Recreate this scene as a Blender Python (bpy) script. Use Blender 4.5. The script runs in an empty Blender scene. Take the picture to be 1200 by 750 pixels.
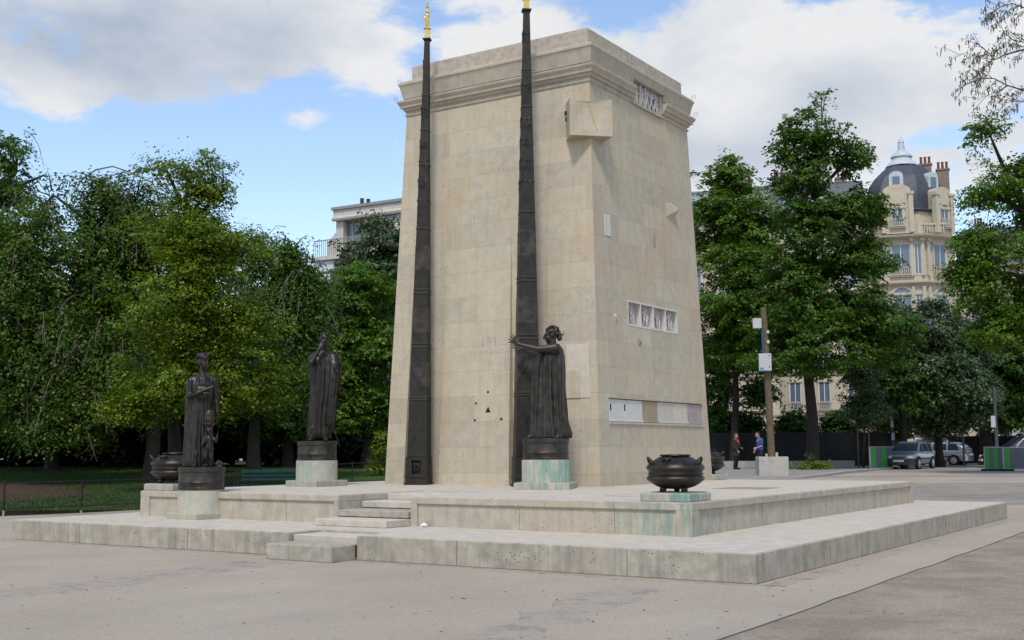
import bpy, bmesh, math, random
import numpy as np
from mathutils import Vector, Matrix

S = bpy.context.scene
COL = S.collection
PI = math.pi

# ------------------------------------------------------------------ camera
F_PX, PITCH, ROLL, YAW = 1388.776, 0.108, -0.005, -0.575
EYE = Vector((11.816, -21.54, 1.65))
_fw0 = Vector((math.sin(YAW), math.cos(YAW), 0))
_rt0 = Vector((math.cos(YAW), -math.sin(YAW), 0))
_up0 = Vector((0, 0, 1))
FWD = _fw0 * math.cos(PITCH) + _up0 * math.sin(PITCH)
_up = _up0 * math.cos(PITCH) - _fw0 * math.sin(PITCH)
RGT = _rt0 * math.cos(ROLL) + _up * math.sin(ROLL)
UPV = _up * math.cos(ROLL) - _rt0 * math.sin(ROLL)
cam = bpy.data.objects.new('camera', bpy.data.cameras.new('camera'))
COL.objects.link(cam)
cam.matrix_world = Matrix(((RGT.x, UPV.x, -FWD.x, EYE.x), (RGT.y, UPV.y, -FWD.y, EYE.y),
                           (RGT.z, UPV.z, -FWD.z, EYE.z), (0, 0, 0, 1)))
cam.data.sensor_width = 36
cam.data.lens = F_PX / 1200 * 36
cam.data.clip_end = 5000
S.camera = cam
S.view_settings.view_transform = 'Standard'
S.view_settings.look = 'None'
S.view_settings.exposure = 0.50
S.view_settings.gamma = 1.0

# surveying helpers: a photo pixel (1200 x 750) to a point of the place
def ray(px, py):
    return FWD + RGT * ((px - 600) / F_PX) + UPV * ((375 - py) / F_PX)
def at(px, py, z):
    d = ray(px, py); t = (z - EYE.z) / d.z
    return EYE + d * t
def on_y(px, py, y):
    d = ray(px, py); return EYE + d * ((y - EYE.y) / d.y)
def on_x(px, py, x):
    d = ray(px, py); return EYE + d * ((x - EYE.x) / d.x)
def hor(px):
    return 525.6 - (px - 600) * 0.005
def col(px, dep, z=0.0):
    p = EYE + ray(px, hor(px)) * dep
    return Vector((p.x, p.y, z))
def pt(px, py, dep):
    return EYE + ray(px, py) * dep
def sm(t):
    t = max(0.0, min(1.0, t)); return t * t * (3 - 2 * t)
def gz(x, y):
    s = (Vector((x, y, 0)) - EYE).dot(_fw0)
    return 0.5 * sm((s - 30) / 22)
def gcol(px, dep):
    p = col(px, dep); p.z = gz(p.x, p.y); return p
def face_cam(p):
    d = EYE - p
    return math.atan2(d.y, d.x) + PI / 2

# ------------------------------------------------------------------ nodes
def nd(nt, typ, ins=None, **props):
    n = nt.nodes.new(typ)
    for k, v in props.items(): setattr(n, k, v)
    for k, v in (ins or {}).items():
        s = n.inputs[k]
        if isinstance(v, bpy.types.NodeSocket): nt.links.new(v, s)
        elif hasattr(s.default_value, '__len__') and not hasattr(v, '__len__'): s.default_value = (v,) * len(s.default_value)
        else:
            if hasattr(s.default_value, '__len__') and len(s.default_value) == 4 and len(v) == 3: v = tuple(v) + (1,)
            s.default_value = v
    return n
def M_(nt, op, a, b=0.0, c=0.0, clamp=False):
    n = nd(nt, 'ShaderNodeMath', {0: a, 1: b, 2: c}, operation=op); n.use_clamp = clamp
    return n.outputs[0]
def mixc(nt, f, a, b, mode='MIX'):
    n = nd(nt, 'ShaderNodeMix', {'Factor': f}, data_type='RGBA', blend_type=mode)
    for k, v in ((6, a), (7, b)):
        if isinstance(v, bpy.types.NodeSocket): nt.links.new(v, n.inputs[k])
        else: n.inputs[k].default_value = tuple(v) + (1,) if len(v) == 3 else v
    return n.outputs[2]
def mrange(nt, v, a, b, c=0.0, d=1.0):
    return nd(nt, 'ShaderNodeMapRange', {0: v, 1: a, 2: b, 3: c, 4: d}).outputs[0]
def noise(nt, vec, scale, detail=4.0, rough=0.55):
    return nd(nt, 'ShaderNodeTexNoise', {'Vector': vec, 'Scale': scale, 'Detail': detail, 'Roughness': rough}).outputs['Fac']
def mapping(nt, vec, scale=(1, 1, 1), loc=(0, 0, 0)):
    return nd(nt, 'ShaderNodeMapping', {'Vector': vec, 'Scale': scale, 'Location': loc}).outputs[0]

# ------------------------------------------------------------------ sky and sun
SUN_EL, SUN_AZ = math.radians(56), math.radians(158)     # azimuth clockwise from +Y
W = bpy.data.worlds.new('World'); S.world = W; W.use_nodes = True
nt = W.node_tree; nt.nodes.clear()
tc = nd(nt, 'ShaderNodeTexCoord')
dirv = nd(nt, 'ShaderNodeVectorMath', {0: tc.outputs['Generated']}, operation='NORMALIZE').outputs[0]
sep = nd(nt, 'ShaderNodeSeparateXYZ', {0: dirv})
azm = M_(nt, 'ADD', M_(nt, 'ARCTAN2', sep.outputs[0], sep.outputs[1]), -YAW)
elv = M_(nt, 'ARCSINE', sep.outputs[2])
sky = nd(nt, 'ShaderNodeTexSky', sky_type='NISHITA')
sky.sun_disc = False; sky.sun_elevation = SUN_EL; sky.sun_rotation = SUN_AZ
sky.air_density = 1.0; sky.dust_density = 0.6; sky.ozone_density = 2.0
flat = nd(nt, 'ShaderNodeVectorMath', {0: dirv, 1: (1, 1, 1.9)}, operation='MULTIPLY').outputs[0]
warp = nd(nt, 'ShaderNodeTexNoise', {'Vector': flat, 'Scale': 5.0, 'Detail': 3.0})
wv = nd(nt, 'ShaderNodeVectorMath', {0: warp.outputs['Color'], 1: (0.5, 0.5, 0.5)}, operation='SUBTRACT').outputs[0]
wv = nd(nt, 'ShaderNodeVectorMath', {0: wv, 1: (0.10, 0.10, 0.10)}, operation='MULTIPLY').outputs[0]
fv = nd(nt, 'ShaderNodeVectorMath', {0: flat, 1: wv}, operation='ADD').outputs[0]
fb = noise(nt, fv, 7.0, 8.0, 0.58)
fine = noise(nt, fv, 22.0, 6.0, 0.6)
def blobs(lst):
    tot = 0.0
    for (px, py, rx, ry, wt) in lst:
        u = math.atan((px - 600) / F_PX); v = math.atan((hor(px) - py) / F_PX)
        a = M_(nt, 'DIVIDE', M_(nt, 'SUBTRACT', azm, u), rx / F_PX)
        b = M_(nt, 'DIVIDE', M_(nt, 'SUBTRACT', elv, v), ry / F_PX)
        r2 = M_(nt, 'ADD', M_(nt, 'MULTIPLY', a, a), M_(nt, 'MULTIPLY', b, b))
        e = M_(nt, 'POWER', 2.71828, M_(nt, 'MULTIPLY', r2, -1.0))
        tot = M_(nt, 'MULTIPLY_ADD', e, wt, tot)
    return tot
bias = blobs([(140, 40, 230, 75, .62), (330, 30, 110, 60, .30), (45, 140, 52, 32, .42), (358, 140, 30, 20, .50),
              (372, 175, 14, 22, .16), (440, 88, 44, 44, .40), (560, 40, 110, 60, .42), (620, 40, 60, 40, .25),
              (910, 95, 200, 105, .62), (1060, 130, 140, 90, .45), (1180, 190, 80, 70, .36), (385, 285, 34, 24, .25),
              (275, 258, 22, 10, .3), (860, 240, 90, 60, .3),
              (385, 205, 85, 75, -.40), (210, 165, 100, 34, -.42), (492, 50, 34, 40, -.42), (430, 130, 40, 36, -.2), (745, 4, 80, 22, -.45),
              (1150, 45, 60, 36, -.32), (1125, 178, 55, 18, -.36), (1010, -10, 110, 24, -.30), (330, 100, 60, 24, -.2)])
dens = M_(nt, 'MULTIPLY_ADD', M_(nt, 'SUBTRACT', fb, .5), 2.1, bias)
dens = M_(nt, 'MULTIPLY_ADD', M_(nt, 'SUBTRACT', fine, .5), 1.05, dens)
mask = nd(nt, 'ShaderNodeMapRange', {0: dens, 1: 0.02, 2: 0.40, 3: 0.0, 4: 0.97}, interpolation_type='SMOOTHSTEP').outputs[0]
grey = blobs([(150, 62, 230, 62, 1.0), (330, 60, 90, 45, .35), (850, 185, 170, 40, .75), (1010, 110, 80, 36, .5), (1120, 150, 60, 30, .3), (700, 60, 60, 20, .2), (70, 150, 60, 22, .15)])
gv = M_(nt, 'ADD', grey, M_(nt, 'MULTIPLY_ADD', noise(nt, fv, 6.0, 7.0), 2.1, -1.05), clamp=True)
cc = mixc(nt, gv, (4.0, 4.02, 4.05), (2.05, 2.38, 2.92))
skyc = mixc(nt, 1.0, sky.outputs[0], (1.10, 1.05, 1.02), 'MULTIPLY')
tot = mixc(nt, mask, skyc, cc)
bg = nd(nt, 'ShaderNodeBackground', {'Color': tot, 'Strength': 0.15})
nd(nt, 'ShaderNodeOutputWorld', {'Surface': bg.outputs[0]})

sl = bpy.data.lights.new('sun', 'SUN'); sl.energy = 1.9; sl.angle = math.radians(10); sl.color = (1, .95, .88)
so = bpy.data.objects.new('sun', sl); COL.objects.link(so)
sd = Vector((math.sin(SUN_AZ) * math.cos(SUN_EL), math.cos(SUN_AZ) * math.cos(SUN_EL), math.sin(SUN_EL)))
so.rotation_euler = (-sd).to_track_quat('-Z', 'Y').to_euler(); so.location = (0, -30, 60)

# ------------------------------------------------------------------ object helpers
TF = {}
def tag(o, label=None, cat=None, group=None, kind=None):
    if label: o['label'] = label
    if cat: o['category'] = cat
    if group: o['group'] = group
    if kind: o['kind'] = kind
    return o
def thing(name, loc, rotz, label, cat, group=None):
    o = bpy.data.objects.new(name, None); COL.objects.link(o)
    o.location = loc; o.rotation_euler = (0, 0, rotz); o.empty_display_size = .2
    TF[o.name] = Matrix.Translation(Vector(loc)) @ Matrix.Rotation(rotz, 4, 'Z')
    return tag(o, label, cat, group)

class MB:
    def __init__(s): s.v = []; s.f = []
    def add(s, vs, fs):
        b = len(s.v); s.v += [tuple(p) for p in vs]; s.f += [tuple(b + i for i in f) for f in fs]
        return s
    def box(s, x0, x1, y0, y1, z0, z1):
        return s.add([(x0, y0, z0), (x1, y0, z0), (x1, y1, z0), (x0, y1, z0), (x0, y0, z1), (x1, y0, z1), (x1, y1, z1), (x0, y1, z1)],
                     [(3, 2, 1, 0), (4, 5, 6, 7), (0, 1, 5, 4), (1, 2, 6, 5), (2, 3, 7, 6), (3, 0, 4, 7)])
    def obox(s, c, ax, ay, hz):      # centre, half-vectors ax, ay, half height
        c = Vector(c); ax = Vector(ax); ay = Vector(ay); az = Vector((0, 0, hz)) if not isinstance(hz, Vector) else hz
        vs = [c + sx * ax + sy * ay + sz * az for sz in (-1, 1) for sx, sy in ((-1, -1), (1, -1), (1, 1), (-1, 1))]
        return s.add(vs, [(3, 2, 1, 0), (4, 5, 6, 7), (0, 1, 5, 4), (1, 2, 6, 5), (2, 3, 7, 6), (3, 0, 4, 7)])
    def prism(s, poly, z0, z1):
        n = len(poly)
        return s.add([(x, y, z0) for x, y in poly] + [(x, y, z1) for x, y in poly],
                     [tuple(range(n - 1, -1, -1)), tuple(range(n, 2 * n))] + [(i, (i + 1) % n, n + (i + 1) % n, n + i) for i in range(n)])
    def loft(s, rings, close=True, cap=True):
        n = len(rings[0]); vs = [p for r in rings for p in r]; fs = []
        for k in range(len(rings) - 1):
            for i in range(n if close else n - 1):
                j = (i + 1) % n
                fs.append((k * n + i, k * n + j, (k + 1) * n + j, (k + 1) * n + i))
        if cap: fs += [tuple(range(n - 1, -1, -1)), tuple(range((len(rings) - 1) * n, len(rings) * n))]
        return s.add(vs, fs)
    def lathe(s, prof, n=32, c=(0, 0), cap=True):
        return s.loft([[(c[0] + r * math.cos(2 * PI * i / n), c[1] + r * math.sin(2 * PI * i / n), z) for i in range(n)] for r, z in prof], True, cap)
    def tube(s, pts, rad, n=8, cap=True):
        pts = [Vector(p) for p in pts]
        if not hasattr(rad, '__len__'): rad = [rad] * len(pts)
        rings = []; u = None
        for i, p in enumerate(pts):
            t = (pts[min(i + 1, len(pts) - 1)] - pts[max(i - 1, 0)])
            if t.length < 1e-9: t = Vector((0, 0, 1))
            t.normalize()
            if u is None: u = t.orthogonal().normalized()
            else:
                u = u - t * u.dot(t)
                u = u.normalized() if u.length > 1e-6 else t.orthogonal().normalized()
            w = t.cross(u)
            rings.append([p + (u * math.cos(2 * PI * k / n) + w * math.sin(2 * PI * k / n)) * rad[i] for k in range(n)])
        return s.loft(rings, True, cap)
    def cap(s, a, b, ra, rb, n=12):   # tapered capsule
        a = Vector(a); b = Vector(b); t = (b - a)
        L = t.length
        t = t / L if L > 1e-6 else Vector((0, 0, 1))
        pts = []; rad = []
        for k in (90, 60, 30): pts.append(a - t * ra * math.sin(math.radians(k))); rad.append(max(ra * math.cos(math.radians(k)), ra * .05))
        pts.append(a); rad.append(ra); pts.append(b); rad.append(rb)
        for k in (30, 60, 90): pts.append(b + t * rb * math.sin(math.radians(k))); rad.append(max(rb * math.cos(math.radians(k)), rb * .05))
        u = t.orthogonal().normalized(); w = t.cross(u)
        return s.loft([[p + (u * math.cos(2 * PI * k / n) + w * math.sin(2 * PI * k / n)) * r for k in range(n)] for p, r in zip(pts, rad)])
    def ell(s, c, r, n=14, m=8):
        if not hasattr(r, '__len__'): r = (r, r, r)
        return s.loft([[(c[0] + r[0] * math.sin(a) * math.cos(2 * PI * i / n), c[1] + r[1] * math.sin(a) * math.sin(2 * PI * i / n), c[2] - r[2] * math.cos(a))
                        for i in range(n)] for a in [max(.03, min(PI - .03, PI * k / m)) for k in range(m + 1)]])
    def xf(s, mat, start=0):
        s.v[start:] = [tuple(mat @ Vector(p)) for p in s.v[start:]]; return s
    def mesh(s, name='m'):
        me = bpy.data.meshes.new(name); me.from_pydata(s.v, [], s.f); me.update(); return me
    def build(s, name, mat, parent=None, world=False, smooth=None, bevel=0, fix=True, label=None):
        me = s.mesh(name)
        if fix:
            bm = bmesh.new(); bm.from_mesh(me); bmesh.ops.recalc_face_normals(bm, faces=bm.faces); bm.to_mesh(me); bm.free()
        return link(name, me, mat, parent, world, smooth, bevel, label)
def top_of(o):
    while o.parent: o = o.parent
    return o
def link(name, me, mat, parent=None, world=False, smooth=None, bevel=0, label=None):
    if world and parent is not None:
        me.transform(TF[top_of(parent).name].inverted())
    if mat: me.materials.append(mat)
    if smooth is not None:
        me.polygons.foreach_set('use_smooth', [True] * len(me.polygons))
        if smooth < 180: me.set_sharp_from_angle(angle=math.radians(smooth))
    o = bpy.data.objects.new(name, me); COL.objects.link(o)
    if parent is not None: o.parent = parent
    if bevel:
        b = o.modifiers.new('bevel', 'BEVEL'); b.width = bevel; b.segments = 2; b.limit_method = 'ANGLE'; b.angle_limit = math.radians(40)
    if label: o['label'] = label
    return o
def remesh(mb, vox, it=3, fac=.5):
    o = bpy.data.objects.new('tmp', mb.mesh()); COL.objects.link(o)
    m = o.modifiers.new('r', 'REMESH'); m.mode = 'VOXEL'; m.voxel_size = vox
    if it:
        q = o.modifiers.new('s', 'SMOOTH'); q.iterations = it; q.factor = fac
    dg = bpy.context.evaluated_depsgraph_get()
    me = bpy.data.meshes.new_from_object(o.evaluated_get(dg))
    bpy.data.objects.remove(o); return me
def copy_tree(o, parent=None):
    c = o.copy(); COL.objects.link(c)
    if parent is not None: c.parent = parent
    for ch in list(o.children): copy_tree(ch, c)
    return c

# ------------------------------------------------------------------ materials
def new_mat(name):
    m = bpy.data.materials.new(name); m.use_nodes = True; m.node_tree.nodes.clear(); return m, m.node_tree
def finish(nt, color, rough=.8, bump=None, bstr=.3, bdist=.01, metal=0.0, spec=.3, extra=None):
    ins = {'Base Color': color, 'Roughness': rough, 'Metallic': metal, 'Specular IOR Level': spec}
    if bump is not None:
        ins['Normal'] = nd(nt, 'ShaderNodeBump', {'Height': bump, 'Strength': bstr, 'Distance': bdist}).outputs[0]
    ins.update(extra or {})
    p = nd(nt, 'ShaderNodeBsdfPrincipled', ins)
    nd(nt, 'ShaderNodeOutputMaterial', {'Surface': p.outputs[0]}); return p
def plain(name, c, rough=.6, metal=0.0, var=.15, scale=6.0, spec=.3, bstr=.15):
    m, nt = new_mat(name)
    t = nd(nt, 'ShaderNodeTexCoord').outputs['Object']
    f = noise(nt, t, scale, 5.0)
    a = tuple(x * (1 - var) for x in c); b = tuple(min(1, x * (1 + var)) for x in c)
    finish(nt, mixc(nt, mrange(nt, f, .3, .7), a, b), rough, noise(nt, t, scale * 8, 3.0), bstr, .005, metal, spec)
    return m
def stone(name, c, dark=.72, warm=None, pits=.5, grain=60.0, brick=None, streak=None, green=None, greenpos=None, patches=0.0, rough_bump=0.0, edge_dirt=None):
    m, nt = new_mat(name)
    tcn = nd(nt, 'ShaderNodeTexCoord'); t = tcn.outputs['Object']
    big = noise(nt, t, .9, 5.0); mid = noise(nt, t, 4.5, 6.0, .62); gr = noise(nt, t, grain, 2.0)
    cdk = tuple(x * dark for x in c); clt = tuple(min(.8, x * 1.10) for x in c)
    colr = mixc(nt, mrange(nt, mid, .32, .68), cdk, clt)
    colr = mixc(nt, mrange(nt, big, .35, .65, 0, .5), colr, warm or tuple(x * y for x, y in zip(c, (1.05, .96, .86))))
    bh = M_(nt, 'MULTIPLY_ADD', gr, .25, M_(nt, 'MULTIPLY', mid, .5))
    if brick:
        bw, bhgt, cvar = brick
        nrm = nd(nt, 'ShaderNodeSeparateXYZ', {0: tcn.outputs['Normal']})
        sx = M_(nt, 'GREATER_THAN', M_(nt, 'ABSOLUTE', nrm.outputs[0]), .6)
        pos = nd(nt, 'ShaderNodeSeparateXYZ', {0: t})
        hcoord = M_(nt, 'ADD', M_(nt, 'MULTIPLY', pos.outputs[0], M_(nt, 'SUBTRACT', 1.0, sx)), M_(nt, 'MULTIPLY', pos.outputs[1], sx))
        vec = nd(nt, 'ShaderNodeCombineXYZ', {0: hcoord, 1: pos.outputs[2], 2: 0.0}).outputs[0]
        br = nd(nt, 'ShaderNodeTexBrick', {'Vector': vec, 'Color1': (1 - cvar, 1 - cvar, 1 - cvar * .8), 'Color2': (1 + cvar * .4, 1 + cvar * .35, 1 + cvar * .35),
                                           'Mortar': (.66, .61, .56), 'Scale': 1.0, 'Mortar Size': .0038, 'Mortar Smooth': .6, 'Bias': 0.1,
                                           'Brick Width': bw, 'Row Height': bhgt}, offset=.37, squash=.75, squash_frequency=3)
        colr = mixc(nt, 1.0, colr, br.outputs['Color'], 'MULTIPLY')
    if patches:
        pm = mrange(nt, noise(nt, mapping(nt, t, (1, 1, .8), (3, 7, 1)), .8, 3.0), .58, .70, 0, patches)
        colr = mixc(nt, pm, colr, tuple(x * y for x, y in zip(c, (1.05, .84, .68))))
    if streak:
        st = noise(nt, mapping(nt, t, (5, 5, .35)), 1.6, 5.0, .65)
        colr = mixc(nt, mrange(nt, st, .48, .72, 0, streak), colr, tuple(x * .52 for x in c))
    if pits:
        vo = nd(nt, 'ShaderNodeTexVoronoi', {'Vector': t, 'Scale': 17.0, 'Randomness': 1.0}).outputs['Distance']
        pn = noise(nt, t, 2.3, 3.0)
        pm = M_(nt, 'MULTIPLY', mrange(nt, vo, .21, .10), mrange(nt, pn, .48, .62))
        colr = mixc(nt, M_(nt, 'MULTIPLY', pm, pits), colr, tuple(x * .25 for x in c))
        bh = M_(nt, 'SUBTRACT', bh, M_(nt, 'MULTIPLY', pm, pits))
    if green:
        gs = noise(nt, mapping(nt, t, (5, 5, .9)), 1.3, 6.0, .68)
        gm = mrange(nt, gs, .43, .60, 0, green * .85)
        if greenpos:
            d = nd(nt, 'ShaderNodeVectorMath', {0: t, 1: greenpos[:3]}, operation='DISTANCE').outputs['Value']
            gm = M_(nt, 'MULTIPLY', gm, mrange(nt, d, greenpos[3], greenpos[3] * .3))
        colr = mixc(nt, gm, colr, (.14, .27, .22))
        gd = mrange(nt, noise(nt, mapping(nt, t, (9, 9, 2.5), (5, 1, 2)), 2.0, 6.0, .7), .56, .66, 0, .8)
        colr = mixc(nt, M_(nt, 'MULTIPLY', gd, gm), colr, (.05, .09, .08))
    if rough_bump:
        vr = nd(nt, 'ShaderNodeTexVoronoi', {'Vector': t, 'Scale': 9.0}, feature='SMOOTH_F1').outputs['Distance']
        bh = M_(nt, 'ADD', bh, M_(nt, 'MULTIPLY', vr, rough_bump))
        colr = mixc(nt, mrange(nt, vr, .55, .2, 0, .45), colr, tuple(x * .6 for x in c))
    finish(nt, colr, .88, bh, .55, .012, 0, .2)
    return m
def bronze(name, c=(.030, .027, .024), hi=(.085, .070, .055), rough=.42):
    m, nt = new_mat(name)
    t = nd(nt, 'ShaderNodeTexCoord').outputs['Object']
    f = noise(nt, t, 5.0, 6.0, .65); g = noise(nt, mapping(nt, t, (7, 7, 1.2)), 2.0, 4.0)
    cc = mixc(nt, mrange(nt, f, .38, .68), c, hi)
    cc = mixc(nt, mrange(nt, g, .52, .75, 0, .22), cc, (.05, .075, .065))
    finish(nt, cc, mrange(nt, f, .3, .7, rough - .08, rough + .2), noise(nt, t, 40.0, 3.0), .25, .006, .75, .5)
    return m
def leafmat(name, cols, trans=.35, rough=.45):
    m, nt = new_mat(name)
    g = nd(nt, 'ShaderNodeNewGeometry')
    r = nd(nt, 'ShaderNodeValToRGB', {0: g.outputs['Random Per Island']})
    e = r.color_ramp.elements
    for i, (p, c) in enumerate(cols):
        q = e[i] if i < 2 else e.new(p)
        q.position = p; q.color = tuple(c) + (1,)
    t = nd(nt, 'ShaderNodeTexCoord').outputs['Object']
    cc = mixc(nt, mrange(nt, noise(nt, t, .7, 3.0), .35, .65), mixc(nt, 1.0, r.outputs[0], (.72, .78, .7), 'MULTIPLY'), r.outputs[0])
    p = nd(nt, 'ShaderNodeBsdfPrincipled', {'Base Color': cc, 'Roughness': rough, 'Specular IOR Level': .35})
    tr = nd(nt, 'ShaderNodeBsdfTranslucent', {'Color': mixc(nt, 1.0, cc, (1.25, 1.35, .7), 'MULTIPLY')})
    mx = nd(nt, 'ShaderNodeMixShader', {0: trans, 1: p.outputs[0], 2: tr.outputs[0]})
    nd(nt, 'ShaderNodeOutputMaterial', {'Surface': mx.outputs[0]}); return m
def glass(name, c=(.02, .025, .03), rough=.08):
    m, nt = new_mat(name)
    finish(nt, c + (1,) if len(c) == 3 else c, rough, None, spec=.8); return m

STONE = (.46, .405, .305)
M_shaft = stone('limestone_ashlar', STONE, .90, pits=1.0, brick=(1.35, .56, .115), patches=.40, streak=.22)
M_trim = stone('limestone_trim', (.43, .385, .31), .82, pits=.5, streak=.25)
M_attic = stone('limestone_rusticated', (.45, .40, .325), .8, pits=.4, brick=(1.9, 1.6, .06), rough_bump=.9)
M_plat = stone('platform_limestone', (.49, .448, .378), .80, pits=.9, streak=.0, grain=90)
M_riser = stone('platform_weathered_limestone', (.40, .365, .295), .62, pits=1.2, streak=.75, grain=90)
M_tier = stone('upper_tier_limestone', (.43, .385, .31), .74, pits=.9, streak=.4, green=.8, greenpos=(4.15, -5.55, .55, 1.0), grain=90)
M_ped_clean = stone('pedestal_limestone', (.44, .40, .32), .78, pits=.6, streak=.2, green=.28)
M_ped_mid = stone('pedestal_streaked_limestone', (.40, .37, .31), .72, pits=.6, streak=.3, green=.42)
M_ped_green = stone('pedestal_verdigris_limestone', (.42, .38, .31), .8, pits=.5, streak=.2, green=1.0)
M_white = plain('pale_marble', (.52, .50, .455), .6, var=.10, scale=5)
M_pink = plain('pink_marble', (.46, .405, .37), .6, var=.10, scale=8)
M_brownst = plain('brown_stone', (.30, .24, .16), .7, var=.12, scale=6)
M_mauve = plain('mauve_stone', (.32, .27, .25), .7, var=.10, scale=6)
M_hole = plain('dark_cavity', (.012, .011, .010), .9)
M_bronze = bronze('dark_bronze')
M_bronze2 = bronze('brown_bronze', (.022, .020, .018), (.062, .051, .041), .36)
M_obel = bronze('obelisk_bronze', (.024, .024, .021), (.055, .048, .038), .55)
M_pot = bronze('cauldron_bronze', (.028, .023, .019), (.072, .055, .041), .36)
M_gold = plain('gilt', (.78, .52, .12), .28, 1.0, .1)
H1, H2, ZC, ZA = .361, .853, 9.563, 10.805
# ------------------------------------------------------------------ ground
def ground_mat():
    m, nt = new_mat('stabilised_sand')
    t = nd(nt, 'ShaderNodeTexCoord').outputs['Object']
    a = noise(nt, t, .35, 5.0, .6); b = noise(nt, t, 2.2, 6.0, .65); g = noise(nt, t, 38, 4.0, .75); g2 = noise(nt, t, 150, 2.0)
    c = mixc(nt, mrange(nt, a, .35, .65), (.315, .260, .193), (.39, .33, .255))
    c = mixc(nt, mrange(nt, b, .4, .7, 0, .5), c, (.335, .29, .245))
    sp = noise(nt, t, 13, 5.0, .8)
    c = mixc(nt, mrange(nt, sp, .52, .70, 0, .5), c, (.22, .185, .14)); c = mixc(nt, mrange(nt, sp, .46, .34, 0, .5), c, (.46, .40, .32))
    tr = noise(nt, mapping(nt, t, (.9, .12, 1)), .8, 5.0, .6)
    c = mixc(nt, mrange(nt, tr, .5, .68, 0, .45), c, (.28, .25, .225))
    c = mixc(nt, mrange(nt, g, .52, .66, 0, .75), c, (.17, .14, .105))
    c = mixc(nt, mrange(nt, g2, .45, .7, 0, .40), c, (.50, .45, .37))
    vo = nd(nt, 'ShaderNodeTexVoronoi', {'Vector': t, 'Scale': 7.0}).outputs['Distance']
    c = mixc(nt, M_(nt, 'MULTIPLY', mrange(nt, vo, .07, .04), mrange(nt, b, .45, .6)), c, (.10, .08, .06))
    finish(nt, c, .93, M_(nt, 'ADD', g, M_(nt, 'MULTIPLY', b, 1.5)), .5, .012, 0, .15); return m
xs = sorted(set([-900, -400, -200, -120] + list(range(-90, 91, 3)) + [120, 200, 400, 900]))
vs = [(x, y, gz(x, y)) for y in xs for x in xs]; n = len(xs)
mb = MB().add(vs, [(j * n + i, j * n + i + 1, (j + 1) * n + i + 1, (j + 1) * n + i) for j in range(n - 1) for i in range(n - 1)])
tag(mb.build('ground', ground_mat(), smooth=180), kind='structure')

def drape(poly_pts, off, name, mat, sub=1.0, rim=.04):
    """sheet a few mm above the terrain from a strip given by two side polylines"""
    A, B = poly_pts; mbx = MB(); n = len(A); vs = []
    for p, q in zip(A, B):
        k = max(2, int((Vector(q) - Vector(p)).length / sub) + 1)
        vs.append([(lambda r: (r.x, r.y, gz(r.x, r.y) + (off if 0 < i < 8 else -.004)))(Vector(p).lerp(Vector(q), (0, rim, .2, .35, .5, .65, .8, 1 - rim, 1)[i])) for i in range(9)])
    return mbx.loft(vs, False, False).build(name, mat, smooth=180)
def xy(v): return Vector((v[0], v[1], 0))

# loose brown gravel to the right, its edge wobbly
rnd = random.Random(4)
p0, p1 = at(845, 750, 0), at(1200, 624, 0)
dv = (p1 - p0); A = []; B = []
for i in range(90):
    t = -.8 + i * 3.6 / 89
    p = p0 + dv * t; nrm = Vector((dv.y, -dv.x, 0)).normalized()
    A.append(p + nrm * rnd.uniform(-.02, .02)); B.append(p + nrm * 14)
def dirt_mat():
    m, nt = new_mat('loose_gravel')
    t = nd(nt, 'ShaderNodeTexCoord').outputs['Object']
    a = noise(nt, t, .9, 6.0, .65); g = noise(nt, t, 45, 4.0, .7)
    c = mixc(nt, mrange(nt, a, .40, .60), (.275, .222, .165), (.375, .315, .24))
    c = mixc(nt, mrange(nt, noise(nt, mapping(nt, t, (1, 1, 1), (9, 3, 0)), 1.6, 6.0, .7), .56, .7, 0, .65), c, (.16, .125, .095))
    c = mixc(nt, mrange(nt, g, .50, .66, 0, .8), c, (.12, .095, .07))
    c = mixc(nt, mrange(nt, noise(nt, t, 70, 2.0), .62, .75, 0, .6), c, (.52, .48, .42))
    finish(nt, c, .95, M_(nt, 'ADD', g, M_(nt, 'MULTIPLY', a, 2.0)), .8, .02, 0, .15); return m
tag(drape((A, B), .006, 'gravel_ground', dirt_mat(), rim=.0015), kind='structure')
# thin dark edging between sand and gravel
mb = MB()
mb.tube([p + Vector((0, 0, .002)) for p in A], .009, 5)
M_dkedge = plain('dark_edging', (.10, .095, .09), .85)
tag(mb.build('ground_edging', M_dkedge), kind='structure')

# cobbled gutters
def cobble_mat():
    m, nt = new_mat('granite_setts')
    t = nd(nt, 'ShaderNodeTexCoord').outputs['Object']
    br = nd(nt, 'ShaderNodeTexBrick', {'Vector': t, 'Color1': (.15, .14, .13), 'Color2': (.27, .24, .205), 'Mortar': (.33, .285, .235), 'Scale': 1.0,
                                       'Mortar Size': .014, 'Mortar Smooth': .3, 'Brick Width': .17, 'Row Height': .11})
    w = noise(nt, t, 3.0, 5.0, .7)
    c = mixc(nt, mrange(nt, w, .36, .52), br.outputs['Color'], (.335, .285, .23))
    finish(nt, c, .85, M_(nt, 'ADD', br.outputs['Fac'], M_(nt, 'MULTIPLY', w, -1.0)), .5, -.01, 0, .2); return m
M_cob = cobble_mat()
def strip(name, pa, pb, w, off=.004):
    pa = xy(pa); pb = xy(pb); d = (pb - pa); nn = Vector((-d.y, d.x, 0)).normalized() * w / 2
    rr = random.Random(7); k = max(2, int(d.length / .25)); P = [pa + d * i / k for i in range(k + 1)]
    return tag(drape(([p + nn * rr.uniform(.6, 1.3) for p in P], [p - nn * rr.uniform(.6, 1.3) for p in P]), off, name, M_cob), kind='structure')
strip('paved_gutter', (-8.9, -7.93), (6.6, -7.93), .34)
strip('paved_gutter', (6.58, -7.73), (6.58, 8.0), .34)
strip('paved_gutter', at(-60, 706, 0), at(326, 657, 0), 1.1)
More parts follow.
